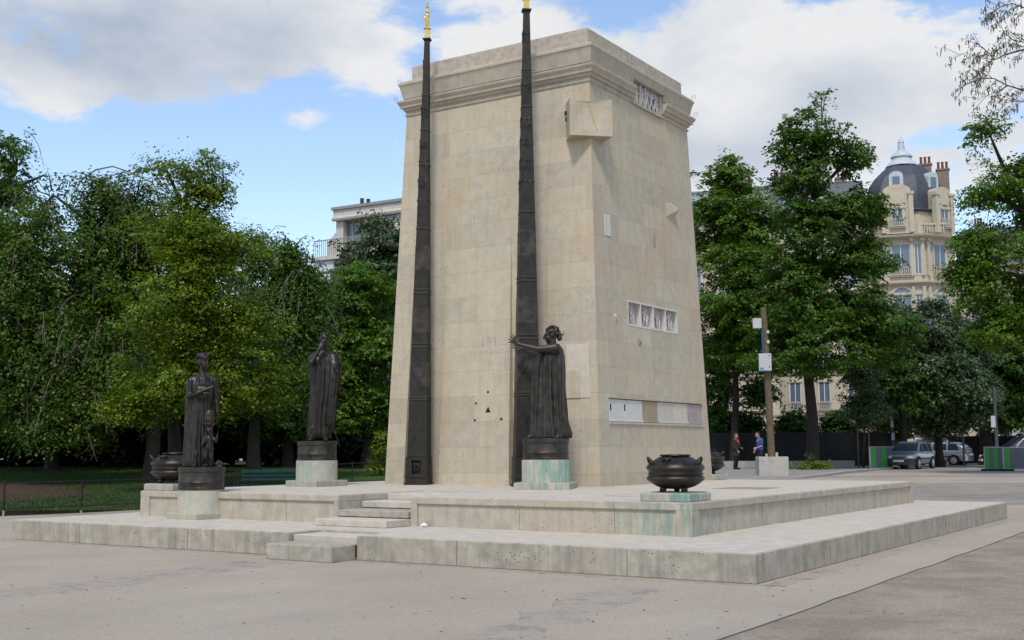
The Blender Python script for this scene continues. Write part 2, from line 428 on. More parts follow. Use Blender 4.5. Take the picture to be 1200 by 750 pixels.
strip('paved_gutter', at(470, 790, 0), at(745, 689, 0), .75, .008)

# far roadway right of the monument, a touch darker and rougher
def road_mat():
    m, nt = new_mat('worn_paving')
    t = nd(nt, 'ShaderNodeTexCoord').outputs['Object']
    a = noise(nt, t, 1.2, 6.0, .65); g = noise(nt, t, 18, 4.0, .7)
    c = mixc(nt, mrange(nt, a, .35, .65), (.23, .205, .17), (.31, .278, .235))
    c = mixc(nt, mrange(nt, g, .5, .7, 0, .6), c, (.13, .12, .105))
    finish(nt, c, .9, g, .6, .02, 0, .2); return m
A = []; B = []
for dep, l, r in ((33, 1085, 2400), (37, 1000, 2400), (42, 985, 2400), (48, 960, 2300), (54, 1005, 2100), (60, 1090, 1900), (70, 1070, 1700), (110, 900, 1600)):
    A.append(col(l, dep)); B.append(col(r, dep))
tag(drape((A, B), .005, 'road', road_mat(), rim=.003), kind='structure')
# pavement right of monument with kerb, a real step
kp = [gcol(x, d) for x, d in ((800, 44.5), (862, 44.5), (935, 46), (962, 48), (985, 51), (1010, 55), (1045, 61), (1060, 70))]
bk = [gcol(x, d) for x, d in ((800, 72), (862, 72), (935, 72), (962, 72), (985, 72), (1010, 72), (1045, 72), (1060, 72))]
M_pave = stone('pavement_asphalt', (.26, .25, .235), .75, pits=0, grain=120)
M_kerb = stone('kerb_granite', (.34, .325, .30), .75, pits=.2)
mb = MB(); rows = []
for p, q in zip(kp, bk):
    rows.append([Vector((v.x, v.y, gz(v.x, v.y) + .10)) for v in [p.lerp(q, i / 6) for i in range(7)]])
mb.loft(rows, False, False)
tag(mb.build('pavement', M_pave), kind='structure')
mb = MB(); rings = []
for i, p in enumerate(kp):
    t = (kp[min(i + 1, len(kp) - 1)] - kp[max(i - 1, 0)]); t.z = 0; t.normalize(); nn = Vector((t.y, -t.x, 0)) * .15
    z = gz(p.x, p.y)
    rings.append([p + nn * .9 + Vector((0, 0, -.05)), p + nn + Vector((0, 0, .10)), p - nn + Vector((0, 0, .107)), p - nn + Vector((0, 0, -.05))])
mb.loft(rings)
tag(mb.build('kerb', M_kerb), kind='structure')

# litter: twigs, pebbles and dry leaves over the near ground
rnd = random.Random(11); mb = MB()
for i in range(150):
    px = rnd.uniform(0, 1200); py = rnd.uniform(660, 760) if i % 3 else rnd.uniform(640, 750)
    p = at(px, py, 0)
    if -8.5 < p.x < 6.4 and -7.8 < p.y < 8: continue
    a = rnd.uniform(0, PI); s = rnd.choice((.004, .005, .006, .009)); l = s * rnd.choice((1, 1.2, 2, 4))
    mb.obox((p.x, p.y, .004 + s * .3), (math.cos(a) * l, math.sin(a) * l, 0), (-math.sin(a) * s, math.cos(a) * s, 0), s * .3)
M_litter = leafmat('dry_litter', [(0, (.10, .08, .06)), (1, (.34, .28, .20)), (.5, (.22, .15, .09))], 0, .8)
tag(mb.build('ground_litter', M_litter), kind='stuff')
tag(bpy.data.objects['ground_litter'], 'dry leaves, twigs and pebbles scattered over the sandy ground in front of the platform', 'litter')

# lawn behind the fence
FENCE = [at(-130, 610, 0), at(4, 605, 0), at(88, 602, 0), at(156, 599, 0)]
fd = (FENCE[3] - FENCE[1]).normalized()
fe = FENCE[3] + fd * 3.2
FENCE += [fe] + [col(x, d) for x, d in ((275, 37.5), (352, 40.5), (413, 42.5), (520, 45), (640, 48))]
for p in FENCE: p.z = gz(p.x, p.y)
def lawn_z(p, base):
    s = (Vector((p.x, p.y, 0)) - EYE).dot(_fw0)
    return max(base, .12 + .74 * sm((s - 29) / 27))
LB = [col(x, d) for x, d in ((-700, 90), (-420, 90), (-150, 90), (0, 90), (120, 90), (260, 90), (380, 90), (460, 90), (560, 90), (700, 90))]
rows = []
for p, q in zip(FENCE, LB):
    row = []
    for i in range(41):
        v = p.lerp(q, (i / 40) ** 1.6)
        row.append(Vector((v.x, v.y, max(gz(v.x, v.y) + .03, lawn_z(v, .10)))))
    rows.append(row)
def lawn_mat():
    m, nt = new_mat('lawn_grass')
    t = nd(nt, 'ShaderNodeTexCoord').outputs['Object']
    a = noise(nt, t, .8, 5.0, .6); g = noise(nt, t, 25, 4.0, .7)
    c = mixc(nt, mrange(nt, a, .35, .65), (.030, .062, .010), (.052, .095, .016))
    c = mixc(nt, mrange(nt, g, .5, .7, 0, .6), c, (.02, .045, .01))
    finish(nt, c, .8, g, .8, .03, 0, .2); return m
M_lawn = lawn_mat()
tag(MB().loft(rows, False, False).build('lawn', M_lawn, smooth=180), kind='structure')
# grass blades on the part one sees
def blades(n, seed):
    rng = np.random.default_rng(seed); V = []
    pts = []
    while len(pts) < n:
        px = rng.uniform(-40, 345); d = 30.5 + 26 * rng.random() ** 1.4
        p = col(px, d); pts.append((p.x, p.y, lawn_z(p, .1)))
    P = np.array(pts); a = rng.uniform(0, 2 * PI, n); h = rng.uniform(.03, .075, n); w = rng.uniform(.006, .014, n)
    t = np.c_[np.cos(a), np.sin(a), np.zeros(n)]; ln = rng.normal(0, .025, (n, 3)); ln[:, 2] = h
    V = np.stack([P - t * w[:, None], P + t * w[:, None], P + ln], 1).reshape(-1, 3)
    return V, np.arange(3 * n).reshape(-1, 3)
def np_mesh(name, V, Fc):
    me = bpy.data.meshes.new(name); k = Fc.shape[1]
    me.vertices.add(len(V)); me.vertices.foreach_set('co', np.ascontiguousarray(V, dtype=np.float32).ravel())
    me.loops.add(Fc.size); me.loops.foreach_set('vertex_index', np.ascontiguousarray(Fc, dtype=np.int32).ravel())
    me.polygons.add(len(Fc)); me.polygons.foreach_set('loop_start', np.arange(0, Fc.size, k, dtype=np.int32))
    me.update(calc_edges=True); me.validate(); return me
M_blade = leafmat('grass_blades', [(0, (.028, .058, .010)), (1, (.066, .11, .020)), (.6, (.045, .082, .014))], .25)
tag(link('grass', np_mesh('grass', *blades(60000, 3)), M_blade), 'short green grass behind the low wire fence on the left', 'grass', kind='stuff')
# dug flower bed (an oval of bare earth)
def bed_pt(px, py):
    d = 30
    while d < 60:
        p = col(px, d); z = lawn_z(p, .1)
        yy = hor(px) + (EYE.z - z) / d * F_PX
        if yy <= py: break
        d += .05
    return Vector((p.x, p.y, z + .012))
oc = [(-220, 572), (-120, 563), (-20, 562), (30, 565), (70, 569), (100, 573), (113, 577), (100, 581), (60, 584), (20, 588), (-60, 591), (-160, 590)]
mb = MB(); ring = [bed_pt(*q) for q in oc]; cen = sum(ring, Vector()) / len(ring)
vs = []; fs = []
K = 7
for k in range(K):
    f = 1 - k / K
    for r in ring:
        v = cen.lerp(r, f); v.z = lawn_z(v, .1) + .012 + .05 * (1 - f) * (rnd.random() + .4); vs.append(v)
nR = len(ring)
for k in range(K - 1):
    for i in range(nR): fs.append((k * nR + i, k * nR + (i + 1) % nR, (k + 1) * nR + (i + 1) % nR, (k + 1) * nR + i))
fs.append(tuple((K - 1) * nR + i for i in range(nR)))
def earth_mat():
    m, nt = new_mat('bare_earth'); t = nd(nt, 'ShaderNodeTexCoord').outputs['Object']
    g = noise(nt, t, 14, 5.0, .7)
    finish(nt, mixc(nt, mrange(nt, g, .35, .7), (.045, .028, .020), (.13, .085, .06)), .95, g, 1.0, .05, 0, .1); return m
tag(mb.add(vs, fs).build('flower_bed_soil', earth_mat()), kind='structure')
# earth under the trees at the back of the lawn
A = [col(x, 55) for x in (-700, -300, 0, 200, 300, 420)]; B = [col(x, 80) for x in (-700, -300, 0, 200, 300, 420)]
mb = MB(); rows = []
for p, q in zip(A, B):
    rows.append([Vector((v.x, v.y, lawn_z(v, .1) + .04)) for v in [p.lerp(q, i / 6) for i in range(7)]])
tag(mb.loft(rows, False, False).build('woodland_earth', bpy.data.materials['bare_earth']), kind='structure')

# ------------------------------------------------------------------ platform
plat = thing('stone_platform', (0, 0, 0), 0, 'broad two-tiered pale stone platform with steps under the monument', 'platform')
LX0, LX1, LY0, LY1 = -8.39, 6.352, -7.706, 7.814
UX0, UX1, UY0, UY1 = -7.309, 4.581, -5.626, 6.602
n0 = at(328, 625, H1).x; n1 = at(386, 631, H1).x            # notch of the lower step
nd_ = .75
lower = MB().prism([(LX0, LY0), (n0, LY0), (n0, LY0 + nd_), (n1, LY0 + nd_), (n1, LY0), (LX1, LY0), (LX1, LY1), (LX0, LY1)], 0, H1)
lo = lower.build('lower_tier', M_riser, plat, bevel=.014)
# paler paving skin on top (4 mm proud), inset from the rim
tp = MB().prism([(LX0 + .03, LY0 + .03), (n0 - .03, LY0 + .03), (n0 - .03, LY0 + nd_ + .03), (n1 + .03, LY0 + nd_ + .03), (n1 + .03, LY0 + .03), (LX1 - .03, LY0 + .03), (LX1 - .03, LY1 - .03), (LX0 + .03, LY1 - .03)], H1 - .02, H1 + .004)
tp.build('tread_paving', M_plat, lo)
MB().box(n0 + .02, n1 - .02, LY0 + .10, LY0 + nd_ - .01, H1 - .15, H1 - .03).build('step', M_plat, plat, bevel=.01)
b0 = at(313, 655, 0); b1 = at(368, 659, 0)
MB().box(b0.x, n1 - .012, b0.y - .02, LY0 - .004, 0, .235).build('step', M_riser, plat, bevel=.014)
# upper tier with the stair cut
s0, s1 = at(411, 579.5, H2).x, at(467, 583, H2).x
sdep = 2.5
poly = [(UX0, UY0), (s0, UY0), (s0, UY0 + sdep), (s1, UY0 + sdep), (s1, UY0), (UX1, UY0), (UX1, UY1), (UX0, UY1)]
def inset(e): return [(UX0 + e, UY0 + e), (s0 - e, UY0 + e), (s0 - e, UY0 + sdep + e), (s1 + e, UY0 + sdep + e), (s1 + e, UY0 + e), (UX1 - e, UY0 + e), (UX1 - e, UY1 - e), (UX0 + e, UY1 - e)]
up = MB().prism(inset(.035), H1 - .01, H2 - .05).build('upper_tier', M_tier, plat, bevel=.006)
MB().prism(inset(0), H2 - .115, H2).build('coping', M_tier, plat, bevel=.012)
MB().prism(inset(.03), H2 - .02, H2 + .004).build('tread_paving', M_plat, up)
for x0, x1, y0, y1 in ((UX1 - .26, UX1 - .003, UY0 + .003, UY0 + .26), (UX0 + .003, UX0 + .26, UY0 + .003, UY0 + .26), (UX1 - .26, UX1 - .003, UY1 - .26, UY1 - .003),
                       (s0 - .10, s0 - .003, UY0 + .003, UY0 + sdep), (s1 + .003, s1 + .14, UY0 + .003, UY0 + sdep)):
    MB().box(x0, x1, y0, y1, H1 - .005, H2 - .1).build('corner_pier', M_tier, plat, bevel=.01)
rise = (H2 - H1) / 4
for k, (fy, x0, x1, h) in enumerate(((UY0 - .62, s0 + .02, s1 - .012, rise * .92), (UY0 - .05, s0 + .012, s1 - .012, rise), (UY0 + .62, s0 + .012, s1 - .012, rise), (UY0 + 1.35, s0 + .012, s1 - .012, rise))):
    z1 = H1 + rise * (k + 1) - (.012 if k == 3 else 0)
    MB().box(x0, x1, fy, UY0 + sdep - .02 - .01 * k, z1 - h + .012 if k else H1 + .006, z1).build('step', M_plat if k != 1 else M_riser, plat, bevel=.012)
# joints between the riser blocks: shallow dark grooves set into the rim
rnd = random.Random(2)
for x in (-6.4, -3.6, 1.9, 4.6):
    MB().box(x - .004, x + .004, LY0 - .002, LY0 + .02, .01, H1 - .01).build('block_joint', M_dkedge, lo)
for y in (-4.9, -1.6, 1.9, 5.2):
    MB().box(LX1 - .02, LX1 + .002, y - .004, y + .004, .01, H1 - .01).build('block_joint', M_dkedge, lo)
for x in (-5.3, -3.4, 1.6, 3.3):
    MB().box(x - .003, x + .003, UY0 - .002, UY0 + .03, H2 - .11, H2 - .005).build('block_joint', M_dkedge, up); MB().box(x - .003, x + .003, UY0 + .033, UY0 + .05, H1 + .01, H2 - .12).build('block_joint', M_dkedge, up)
for y in (-2.8, .4, 3.6):
    MB().box(UX1 - .03, UX1 + .002, y - .003, y + .003, H2 - .11, H2 - .005).build('block_joint', M_dkedge, up); MB().box(UX1 - .05, UX1 - .033, y - .003, y + .003, H1 + .01, H2 - .12).build('block_joint', M_dkedge, up)
# brown inset slab in the top of the upper tier
q = at(878, 572.5, H2)
MB().box(q.x - .55, q.x + .45, q.y - .55, q.y + .55, H2 - .01, H2 + .009).build('inset_slab', stone('inset_slab_stone', (.30, .255, .20), .8, pits=.3), up)
q = at(755, 581, H2)
mb = MB()
for x0, x1, y0, y1 in ((-.5, .5, -.5, -.47), (-.5, .5, .47, .5), (-.5, -.47, -.47, .47), (.47, .5, -.47, .47)):
    mb.box(q.x + x0, q.x + x1, q.y + y0, q.y + y1, H2 - .01, H2 + .007)
mb.build('inset_frame', M_brownst, up)
# scrap of white paper on the lower tier
q = at(497, 618, H1)
mb = MB(); rnd = random.Random(5)
mb.ell((q.x, q.y, H1 + .03), (.07, .045, .028), 9, 6)
mb.v = [(x + rnd.uniform(-.02, .02), y + rnd.uniform(-.02, .02), max(H1 + .005, z + rnd.uniform(-.02, .02))) for x, y, z in mb.v]
tag(mb.build('crumpled_paper', plain('white_paper', (.75, .75, .75), .7)), 'crumpled scrap of white paper lying on the lower tier beside the stairs', 'litter')

# ------------------------------------------------------------------ monument
mon = thing('stone_monument', (0, 0, 0), 0, 'huge tapering limestone block monument with cornice and carved panels', 'monument')
TI, WX, DY = .33, 5.66, 5.68
HS = ZC - H2
def front(x, z, out=0.0):      # nominal base x -> point of the battered front
    k = (z - H2) / HS
    return Vector((-(WX / 2) + (x + WX / 2) * (1 - 2 * TI / WX * k), TI * k - out, z))
def right(y, z, out=0.0):
    k = (z - H2) / HS
    return Vector((-TI * k + out, DY / 2 + (y - DY / 2) * (1 - 2 * TI / DY * k), z))
def left(y, z):
    p = right(y, z); return Vector((-WX - p.x, p.y, z))
def back(x, z):
    p = front(x, z); return Vector((p.x, DY - p.y, z))
def walled(P, U, Z, holes, depth):
    """wall grid P(u,z,out) with rectangular recesses"""
    us = sorted(set(list(U) + [h[i] for h in holes for i in (0, 1)])); zs = sorted(set(list(Z) + [h[i] for h in holes for i in (2, 3)]))
    mb = MB()
    for a, b in zip(us, us[1:]):
        for c, d in zip(zs, zs[1:]):
            hit = [h for h in holes if h[0] <= a and b <= h[1] and h[2] <= c and d <= h[3]]
            if not hit: mb.add([P(a, c), P(b, c), P(b, d), P(a, d)], [(0, 1, 2, 3)])
    for u0, u1, z0, z1, dp in holes:
        f = [P(u0, z0), P(u1, z0), P(u1, z1), P(u0, z1)]; k = [P(u0, z0, -dp), P(u1, z0, -dp), P(u1, z1, -dp), P(u0, z1, -dp)]
        mb.add(f + k, [(4, 5, 6, 7), (0, 1, 5, 4), (1, 2, 6, 5), (2, 3, 7, 6), (3, 0, 4, 7)])
    return mb
def yz(px, py):     # photo pixel on the right face -> nominal y, z
    x = -.1
    for _ in range(6):
        p = on_x(px, py, x); k = (p.z - H2) / HS; x = -TI * k
    return DY / 2 + (p.y - DY / 2) / (1 - 2 * TI / DY * k), p.z
def xz(px, py):
    y = .1
    for _ in range(6):
        p = on_y(px, py, y); k = (p.z - H2) / HS; y = TI * k
    return -(WX / 2) + (p.x + WX / 2) / (1 - 2 * TI / WX * k), p.z
shaft = MB()
# recesses of the right face
ya, za = yz(735.5, 367); yb, zb = yz(794, 378)
_, zt = yz(735.5, 351); _, zb_ = yz(735.5, 381.5)
REL = (ya, yb, zb_, zt)
y3, z3t = yz(713, 464.5); y4, _ = yz(822, 471.5); _, z3b = yz(713, 494)
BAND = (y3, y4, z3b, z3t)
def rz(u, z, out=0): return right(u, z, out)
w = walled(lambda u, z, out=0: right(u, z, out), (0, DY), (H2, ZC), [REL + (.16,), BAND + (.07,)], 0)
shaft.add(w.v, w.f)
# front with the two shallow upright niches whose backs stand plumb
NB = .21; ZN = H2 + NB / TI * HS
nich = [(-5.12, -4.13), (-2.25, -1.24)]
us = [-WX] + [x for n_ in nich for x in n_] + [0]
for i, (a, b) in enumerate(zip(us, us[1:])):
    if i % 2 == 0:
        shaft.add([front(a, H2), front(b, H2), front(b, ZC), front(a, ZC)], [(0, 1, 2, 3)])
    else:
        A0, B0 = front(a, H2), front(b, H2); A1, B1 = front(a, ZN), front(b, ZN)
        C0, D0 = Vector((A0.x, NB, H2)), Vector((B0.x, NB, H2))
        shaft.add([C0, D0, B1, A1], [(0, 1, 2, 3)]); shaft.add([A1, B1, front(b, ZC), front(a, ZC)], [(0, 1, 2, 3)])
        shaft.add([A0, C0, A1], [(0, 1, 2)]); shaft.add([B0, D0, B1], [(0, 1, 2)])
shaft.add([left(0, H2), left(0, ZC), left(DY, ZC), left(DY, H2)], [(0, 1, 2, 3)])
shaft.add([back(-WX, H2), back(-WX, ZC), back(0, ZC), back(0, H2)], [(0, 1, 2, 3)])
sh = shaft.build('shaft', M_shaft, mon)
# tower corners of the shaft, softened edge is too small to see; entablature by mitred sweep
def ringpt(off, z):  # rectangle corners at offset from the shaft top
    x0, x1, y0, y1 = -WX + TI - off, -TI + off, TI - off, DY - TI + off
    return [(x1, y0, z), (x1, y1, z), (x0, y1, z), (x0, y0, z)]
low = [(ZC - .02, .0), (ZC, .045), (ZC + .035, .055), (ZC + .05, .01), (ZC + .10, .015), (ZC + .105, .07), (ZC + .15, .10), (ZC + .17, .13), (ZC + .18, .19), (ZC + .22, .20),
       (ZC + .235, .21), (ZC + .29, .27), (ZC + .32, .29), (ZC + .345, .285), (ZC + .35, .12)]
gy0 = yz(739, 113)[0]; gy1 = yz(774.5, 130)[0]
gy0 = DY / 2 + (gy0 - DY / 2) * (1 - 2 * TI / DY); gy1 = DY / 2 + (gy1 - DY / 2) * (1 - 2 * TI / DY)
mb = MB()
KO = .60
low = [(z, o * KO) for z, o in low]
def swp(prof):
    rows = [[(-TI + o, gy1 + .0, z) for z, o in prof]]
    for c in (1, 2, 3, 0): rows.append([ringpt(o, z)[c] for z, o in prof])
    rows.append([(-TI + o, gy0, z) for z, o in prof]); return rows
prof = low + [(ZC + .35, -.05), (ZC - .02, -.05)]
mb.loft(swp(prof), True, True)
cor = mb.build('cornice', M_trim, mon)
core = MB(); core.loft([ringpt(-.06, ZC - .05), ringpt(-.06, ZC + .36)], True, True)
# sill and deep panel behind the gap
core.box(-TI - .05, -TI + .05, gy0 - .001, gy1 + .001, ZC - .02, ZC + .03)
core.build('cornice_core', M_trim, cor)
upp = [(ZC + .352, .02), (ZC + .40, .03), (ZC + .41, .10), (ZC + .55, .15), (ZC + .66, .19), (ZC + .72, .225), (ZC + .735, .25), (ZC + .785, .25), (ZC + .80, .19), (ZC + .83, .17), (ZC + .835, .06), (ZC + .86, -.03)]
upp = [(z, o * KO if o > 0 else o) for z, o in upp]
notch = MB(); rows = [ringpt(o, z) for z, o in upp]
# right side leaves a gap in the lower part of the frieze for the relief
zlip = ZC + .55
lowp = [q for q in upp if q[0] <= zlip]
mb = MB()
def seg(prof, ya, yb, ca, cb):
    A_ = [ringpt(o, z)[0] if ca else (-TI + o, ya, z) for z, o in prof]; B_ = [ringpt(o, z)[1] if cb else (-TI + o, yb, z) for z, o in prof]
    mb.loft([A_, B_], False, False)
full = upp
for c0, c1 in ((1, 2), (2, 3), (3, 0)): mb.loft([[r[c0] for r in rows], [r[c1] for r in rows]], False, False)
seg(upp, 0, gy0, True, False); seg(upp, gy1, 0, False, True)
highp = [q for q in upp if q[0] >= zlip]
mb.loft([[(-TI + o, gy0, z) for z, o in highp], [(-TI + o, gy1, z) for z, o in highp]], False, False)
# jambs, lintel underside and back of the gap
for y in (gy0, gy1):
    mb.add([(-TI + o, y, z) for z, o in lowp] + [(-TI - .07, y, zlip), (-TI - .07, y, ZC + .352)], [tuple(range(len(lowp) + 2))])
mb.add([(-TI + .09, gy0, zlip), (-TI + .09, gy1, zlip), (-TI - .07, gy1, zlip), (-TI - .07, gy0, zlip)], [(0, 1, 2, 3)])
mb.add(rows[0], [(0, 1, 2, 3)]); mb.add(rows[-1], [(3, 2, 1, 0)])
mb.build('frieze', M_trim, mon)
mb = MB(); mb.loft([ringpt(-.085, ZC + .80), ringpt(-.085, ZA)], True, True)
mb.build('attic', M_attic, mon, bevel=.02)
# little bird wires standing out from the cornice lip on the far corners
M_steel = plain('steel_wire', (.2, .2, .2), .5, .5)
for cx_, cy_, zz in ((-WX + TI - .13, TI - .05, ZC + .80), (-WX + TI - .19, TI - .12, ZC + .36), (-TI + .12, DY - TI + .06, ZC + .80), (-TI + .16, DY - TI + .08, ZC + .36)):
    dx = -.10 if cx_ < -2 else .10; wr = MB()
    wr.tube([(cx_, cy_, zz), (cx_, cy_, zz + .11), (cx_ + dx, cy_, zz + .11)], .004, 5); wr.tube([(cx_, cy_, zz + .06), (cx_ + dx, cy_, zz + .06)], .0035, 5)
    wr.tube([(cx_ + dx, cy_, zz + .02), (cx_ + dx, cy_, zz + .13)], .0035, 5)
    wr.build('bird_wire', M_steel, cor)

def relief_man(h, rnd, d=.5):
    """tiny sculpted figure, base at origin, facing -y, flattened"""
    m = MB(); s = h / 1.75
    lean = rnd.uniform(-.25, .25); hx = lean * .8
    hip = Vector((hx * .3, 0, .92)); ch = Vector((hx * .8, 0, 1.35)); hd = Vector((hx + rnd.uniform(-.1, .1), -.03, 1.62))
    m.cap(hip, ch, .17, .20, 8); m.ell(hd, .13, 8, 6)
    for sx in (-1, 1):
        k = Vector((hip.x + sx * rnd.uniform(.08, .32), -.1, .48)); m.cap(hip + Vector((sx * .09, 0, 0)), k, .11, .08, 7); m.cap(k, (k.x + rnd.uniform(-.15, .15), 0, .05), .08, .06, 7)
        e = ch + Vector((sx * rnd.uniform(.28, .42), -.08, rnd.uniform(-.3, .15))); m.cap(ch + Vector((sx * .2, 0, .05)), e, .08, .06, 7)
        m.cap(e, e + Vector((rnd.uniform(-.3, .3), -.1, rnd.uniform(-.2, .4))), .06, .05, 7)
    m.v = [(x * s, y * s * d, z * s) for x, y, z in m.v]
    return m
def place_on_right(m, y, z, out):
    o = right(y, z, out); k = 2 * TI / DY
    mat = Matrix(((0, -1, 0, o.x), (1, 0, 0, o.y), (0, 0, 1, o.z), (0, 0, 0, 1)))     # local x -> +y ; local -y -> +x
    return m.xf(mat)
rnd = random.Random(8)
# four-niche relief
fr = MB(); n4 = 4; wdt = (REL[1] - REL[0]); t_ = .035
def rbox(mbx, y0, y1, z0, z1, o0, o1):
    P = [right(y0, z0, o0), right(y1, z0, o0), right(y1, z1, o0), right(y0, z1, o0), right(y0, z0, o1), right(y1, z0, o1), right(y1, z1, o1), right(y0, z1, o1)]
    mbx.add(P, [(3, 2, 1, 0), (4, 5, 6, 7), (0, 1, 5, 4), (1, 2, 6, 5), (2, 3, 7, 6), (3, 0, 4, 7)])
rp = MB()
rbox(fr, REL[0] + .002, REL[1] - .002, REL[2] + .002, REL[2] + .05, -.155, .006); rbox(fr, REL[0] + .002, REL[1] - .002, REL[3] - .045, REL[3] - .002, -.155, .006)
for k in range(n4 + 1):
    y = REL[0] + wdt * k / n4; y = min(max(y, REL[0] + t_ / 2 + .002), REL[1] - t_ / 2 - .002)
    rbox(fr, y - t_ / 2, y + t_ / 2, REL[2] + .05, REL[3] - .045, -.155, .008)
rel = fr.build('relief_panel', M_white, mon)
bk = MB(); rbox(bk, REL[0] + .01, REL[1] - .01, REL[2] + .02, REL[3] - .02, -.158, -.13); bk.build('relief_back', M_pink, rel)
for k in range(n4):
    yc = REL[0] + wdt * (k + .5) / n4
    m = relief_man((REL[3] - REL[2]) * (.62, .74, .60, .82)[k], rnd, .6)
    place_on_right(m, yc, REL[2] + .05, -.085); m.build('relief_figure', M_pink, rel, smooth=60)
    m = relief_man((REL[3] - REL[2]) * (.4, .5, .4, .45)[k], rnd, .6)
    place_on_right(m, yc + .07, REL[2] + .05, -.06); m.build('relief_figure', M_white, rel, smooth=60)
# band of six stone tablets
cols_ = [M_white, M_white, M_brownst, stone('tablet_stone', (.46, .43, .37), .9, pits=0), stone('cream_tablet_stone', (.50, .465, .39), .9, pits=0), M_mauve]
ed = [713, 735, 753.5, 771, 790, 806, 822]
for k in range(6):
    t0 = (ed[k] - 713) / 109; t1 = (ed[k + 1] - 713) / 109
    # perspective-correct along the wall
    ya_ = yz(ed[k], 480)[0]; yb_ = yz(ed[k + 1], 480)[0]
    m = MB(); rbox(m, max(ya_, BAND[0]) + .008, min(yb_, BAND[1]) - .008, BAND[2] + .012, BAND[3] - .05, -.068, -.012)
    rbox(m, max(ya_, BAND[0]) + .004, min(yb_, BAND[1]) - .004, BAND[2] + .004, BAND[2] + .05, -.068, .012)
    tb = m.build('tablet', cols_[k], mon, bevel=.008)
    if k == 0:
        for yy in (ya_ + .10, yb_ - .12):
            m = MB(); rbox(m, yy, yy + .05, BAND[2] + .24, BAND[2] + .38, -.03, -.008); m.build('slot', M_hole, tb)
m = MB(); zl = BAND[3] - .035
rbox(m, BAND[0] + .003, BAND[1] - .003, BAND[3] - .03, BAND[3] - .003, -.067, .02); m.build('tablet_ledge', M_trim, mon)
m = MB(); rbox(m, BAND[0] - .02, BAND[1] + .02, BAND[2] - .05, BAND[2] - .004, -.02, .025); m.build('tablet_sill', M_trim, mon, bevel=.006)
# relief in the gap of the cornice
gl = gy1 - gy0
cr = MB()
cr.box(-TI - .058, -TI - .045, gy0 + .01, gy1 - .01, ZC + .03, ZC + .545)
for t in (.30, .46, .97):
    cr.box(-TI - .044, -TI + .015, gy0 + gl * t - .03, gy0 + gl * t + .03, ZC + .032, ZC + .53)
cp = cr.build('cornice_relief', M_pink, mon)
for t, h in ((.10, .36), (.2, .40), (.385, .45), (.56, .42), (.68, .46), (.80, .40), (.89, .36)):
    m = relief_man(h, rnd, .7); o = Vector((-TI - .022, gy0 + gl * t, ZC + .03))
    m.xf(Matrix(((0, -1, 0, o.x), (1, 0, 0, o.y), (0, 0, 1, o.z), (0, 0, 0, 1)))); m.build('relief_figure', M_white, cp, smooth=60)
m = MB(); m.box(-TI - .043, -TI - .03, gy0 + gl * .72, gy0 + gl * .76, ZC + .04, ZC + .42); m.build('slot', M_hole, cp)
# sundial block on the corner
zb0 = 0
A_ = front(xz(660, 166)[0], xz(660, 166)[1]); zb0 = A_.z
D_ = right(yz(709, 169)[0], zb0)
zt0 = zb0 + .82
nrm = Vector((1, -1, 0)).normalized()
dg = .58
B_ = Vector((A_.x, A_.y, zb0)) + nrm * dg; C_ = Vector((D_.x, D_.y, zb0)) + nrm * dg
mb = MB()
for z, kin in ((zb0, 0), (zt0, 0)): pass
NN = 13; rows = []
for j in range(10):
    z = zb0 + (zt0 - zb0) * j / 9; row = []
    for i in range(NN):
        u = i / (NN - 1) * 2 - 1; v = j / 9 * 2 - 1
        dent = .075 * max(0, 1 - (u / .85) ** 2) * max(0.0, 1 - ((v - .35) / 1.05) ** 2)
        zz = z - (.05 * (1 - u * u) if j == 9 else 0)
        row.append(B_.lerp(C_, i / (NN - 1)) - nrm * dent + Vector((0, 0, zz - zb0)))
    rows.append(row)
mb.loft(rows, False, False)
a0 = Vector((A_.x, A_.y + .06, 0)); d0 = Vector((D_.x - .06, D_.y, 0)); ax = [r[0] for r in rows]; cx2 = [r[-1] for r in rows]
mb.loft([[Vector((a0.x, a0.y + .04, p.z)) for p in ax], ax], False, False)
mb.loft([cx2, [Vector((d0.x - .04, d0.y, p.z)) for p in cx2]], False, False)
In = Vector((-.9, .9, 0))
for rw, flip in ((rows[0], 0), (rows[-1], 1)):
    z = rw[0].z
    pl_ = list(rw) + [Vector((d0.x - .04, d0.y, z)), Vector((In.x, In.y, z)), Vector((a0.x, a0.y + .04, z))]
    mb.add(pl_, [tuple(range(len(pl_)))])
sd_ = mb.build('sundial_block', M_shaft, mon)
def dial(u, v, out):
    i = (u + 1) / 2; dent = .075 * max(0, 1 - (u / .85) ** 2) * max(0.0, 1 - ((v - .35) / 1.05) ** 2)
    return B_.lerp(C_, i) - nrm * (dent - out) + Vector((0, 0, (v + 1) / 2 * (zt0 - zb0)))
MB().tube([dial(-.08 + .36 * t, .88 - 1.55 * t, .008) for t in [k / 8 for k in range(9)]], .009, 6).build('gilt_line', M_gold, sd_)
p = A_ + nrm * .25
MB().obox(p + Vector((0, 0, .56)) - Vector((.004, .004, 0)), nrm * .035, Vector((-.01, -.01, 0)), .045).build('slot', M_hole, sd_); MB().obox(p + Vector((.02, -.02, .42)) - Vector((.004, .004, 0)), nrm * .012, Vector((-.01, -.01, 0)), .05).build('slot', M_hole, sd_)
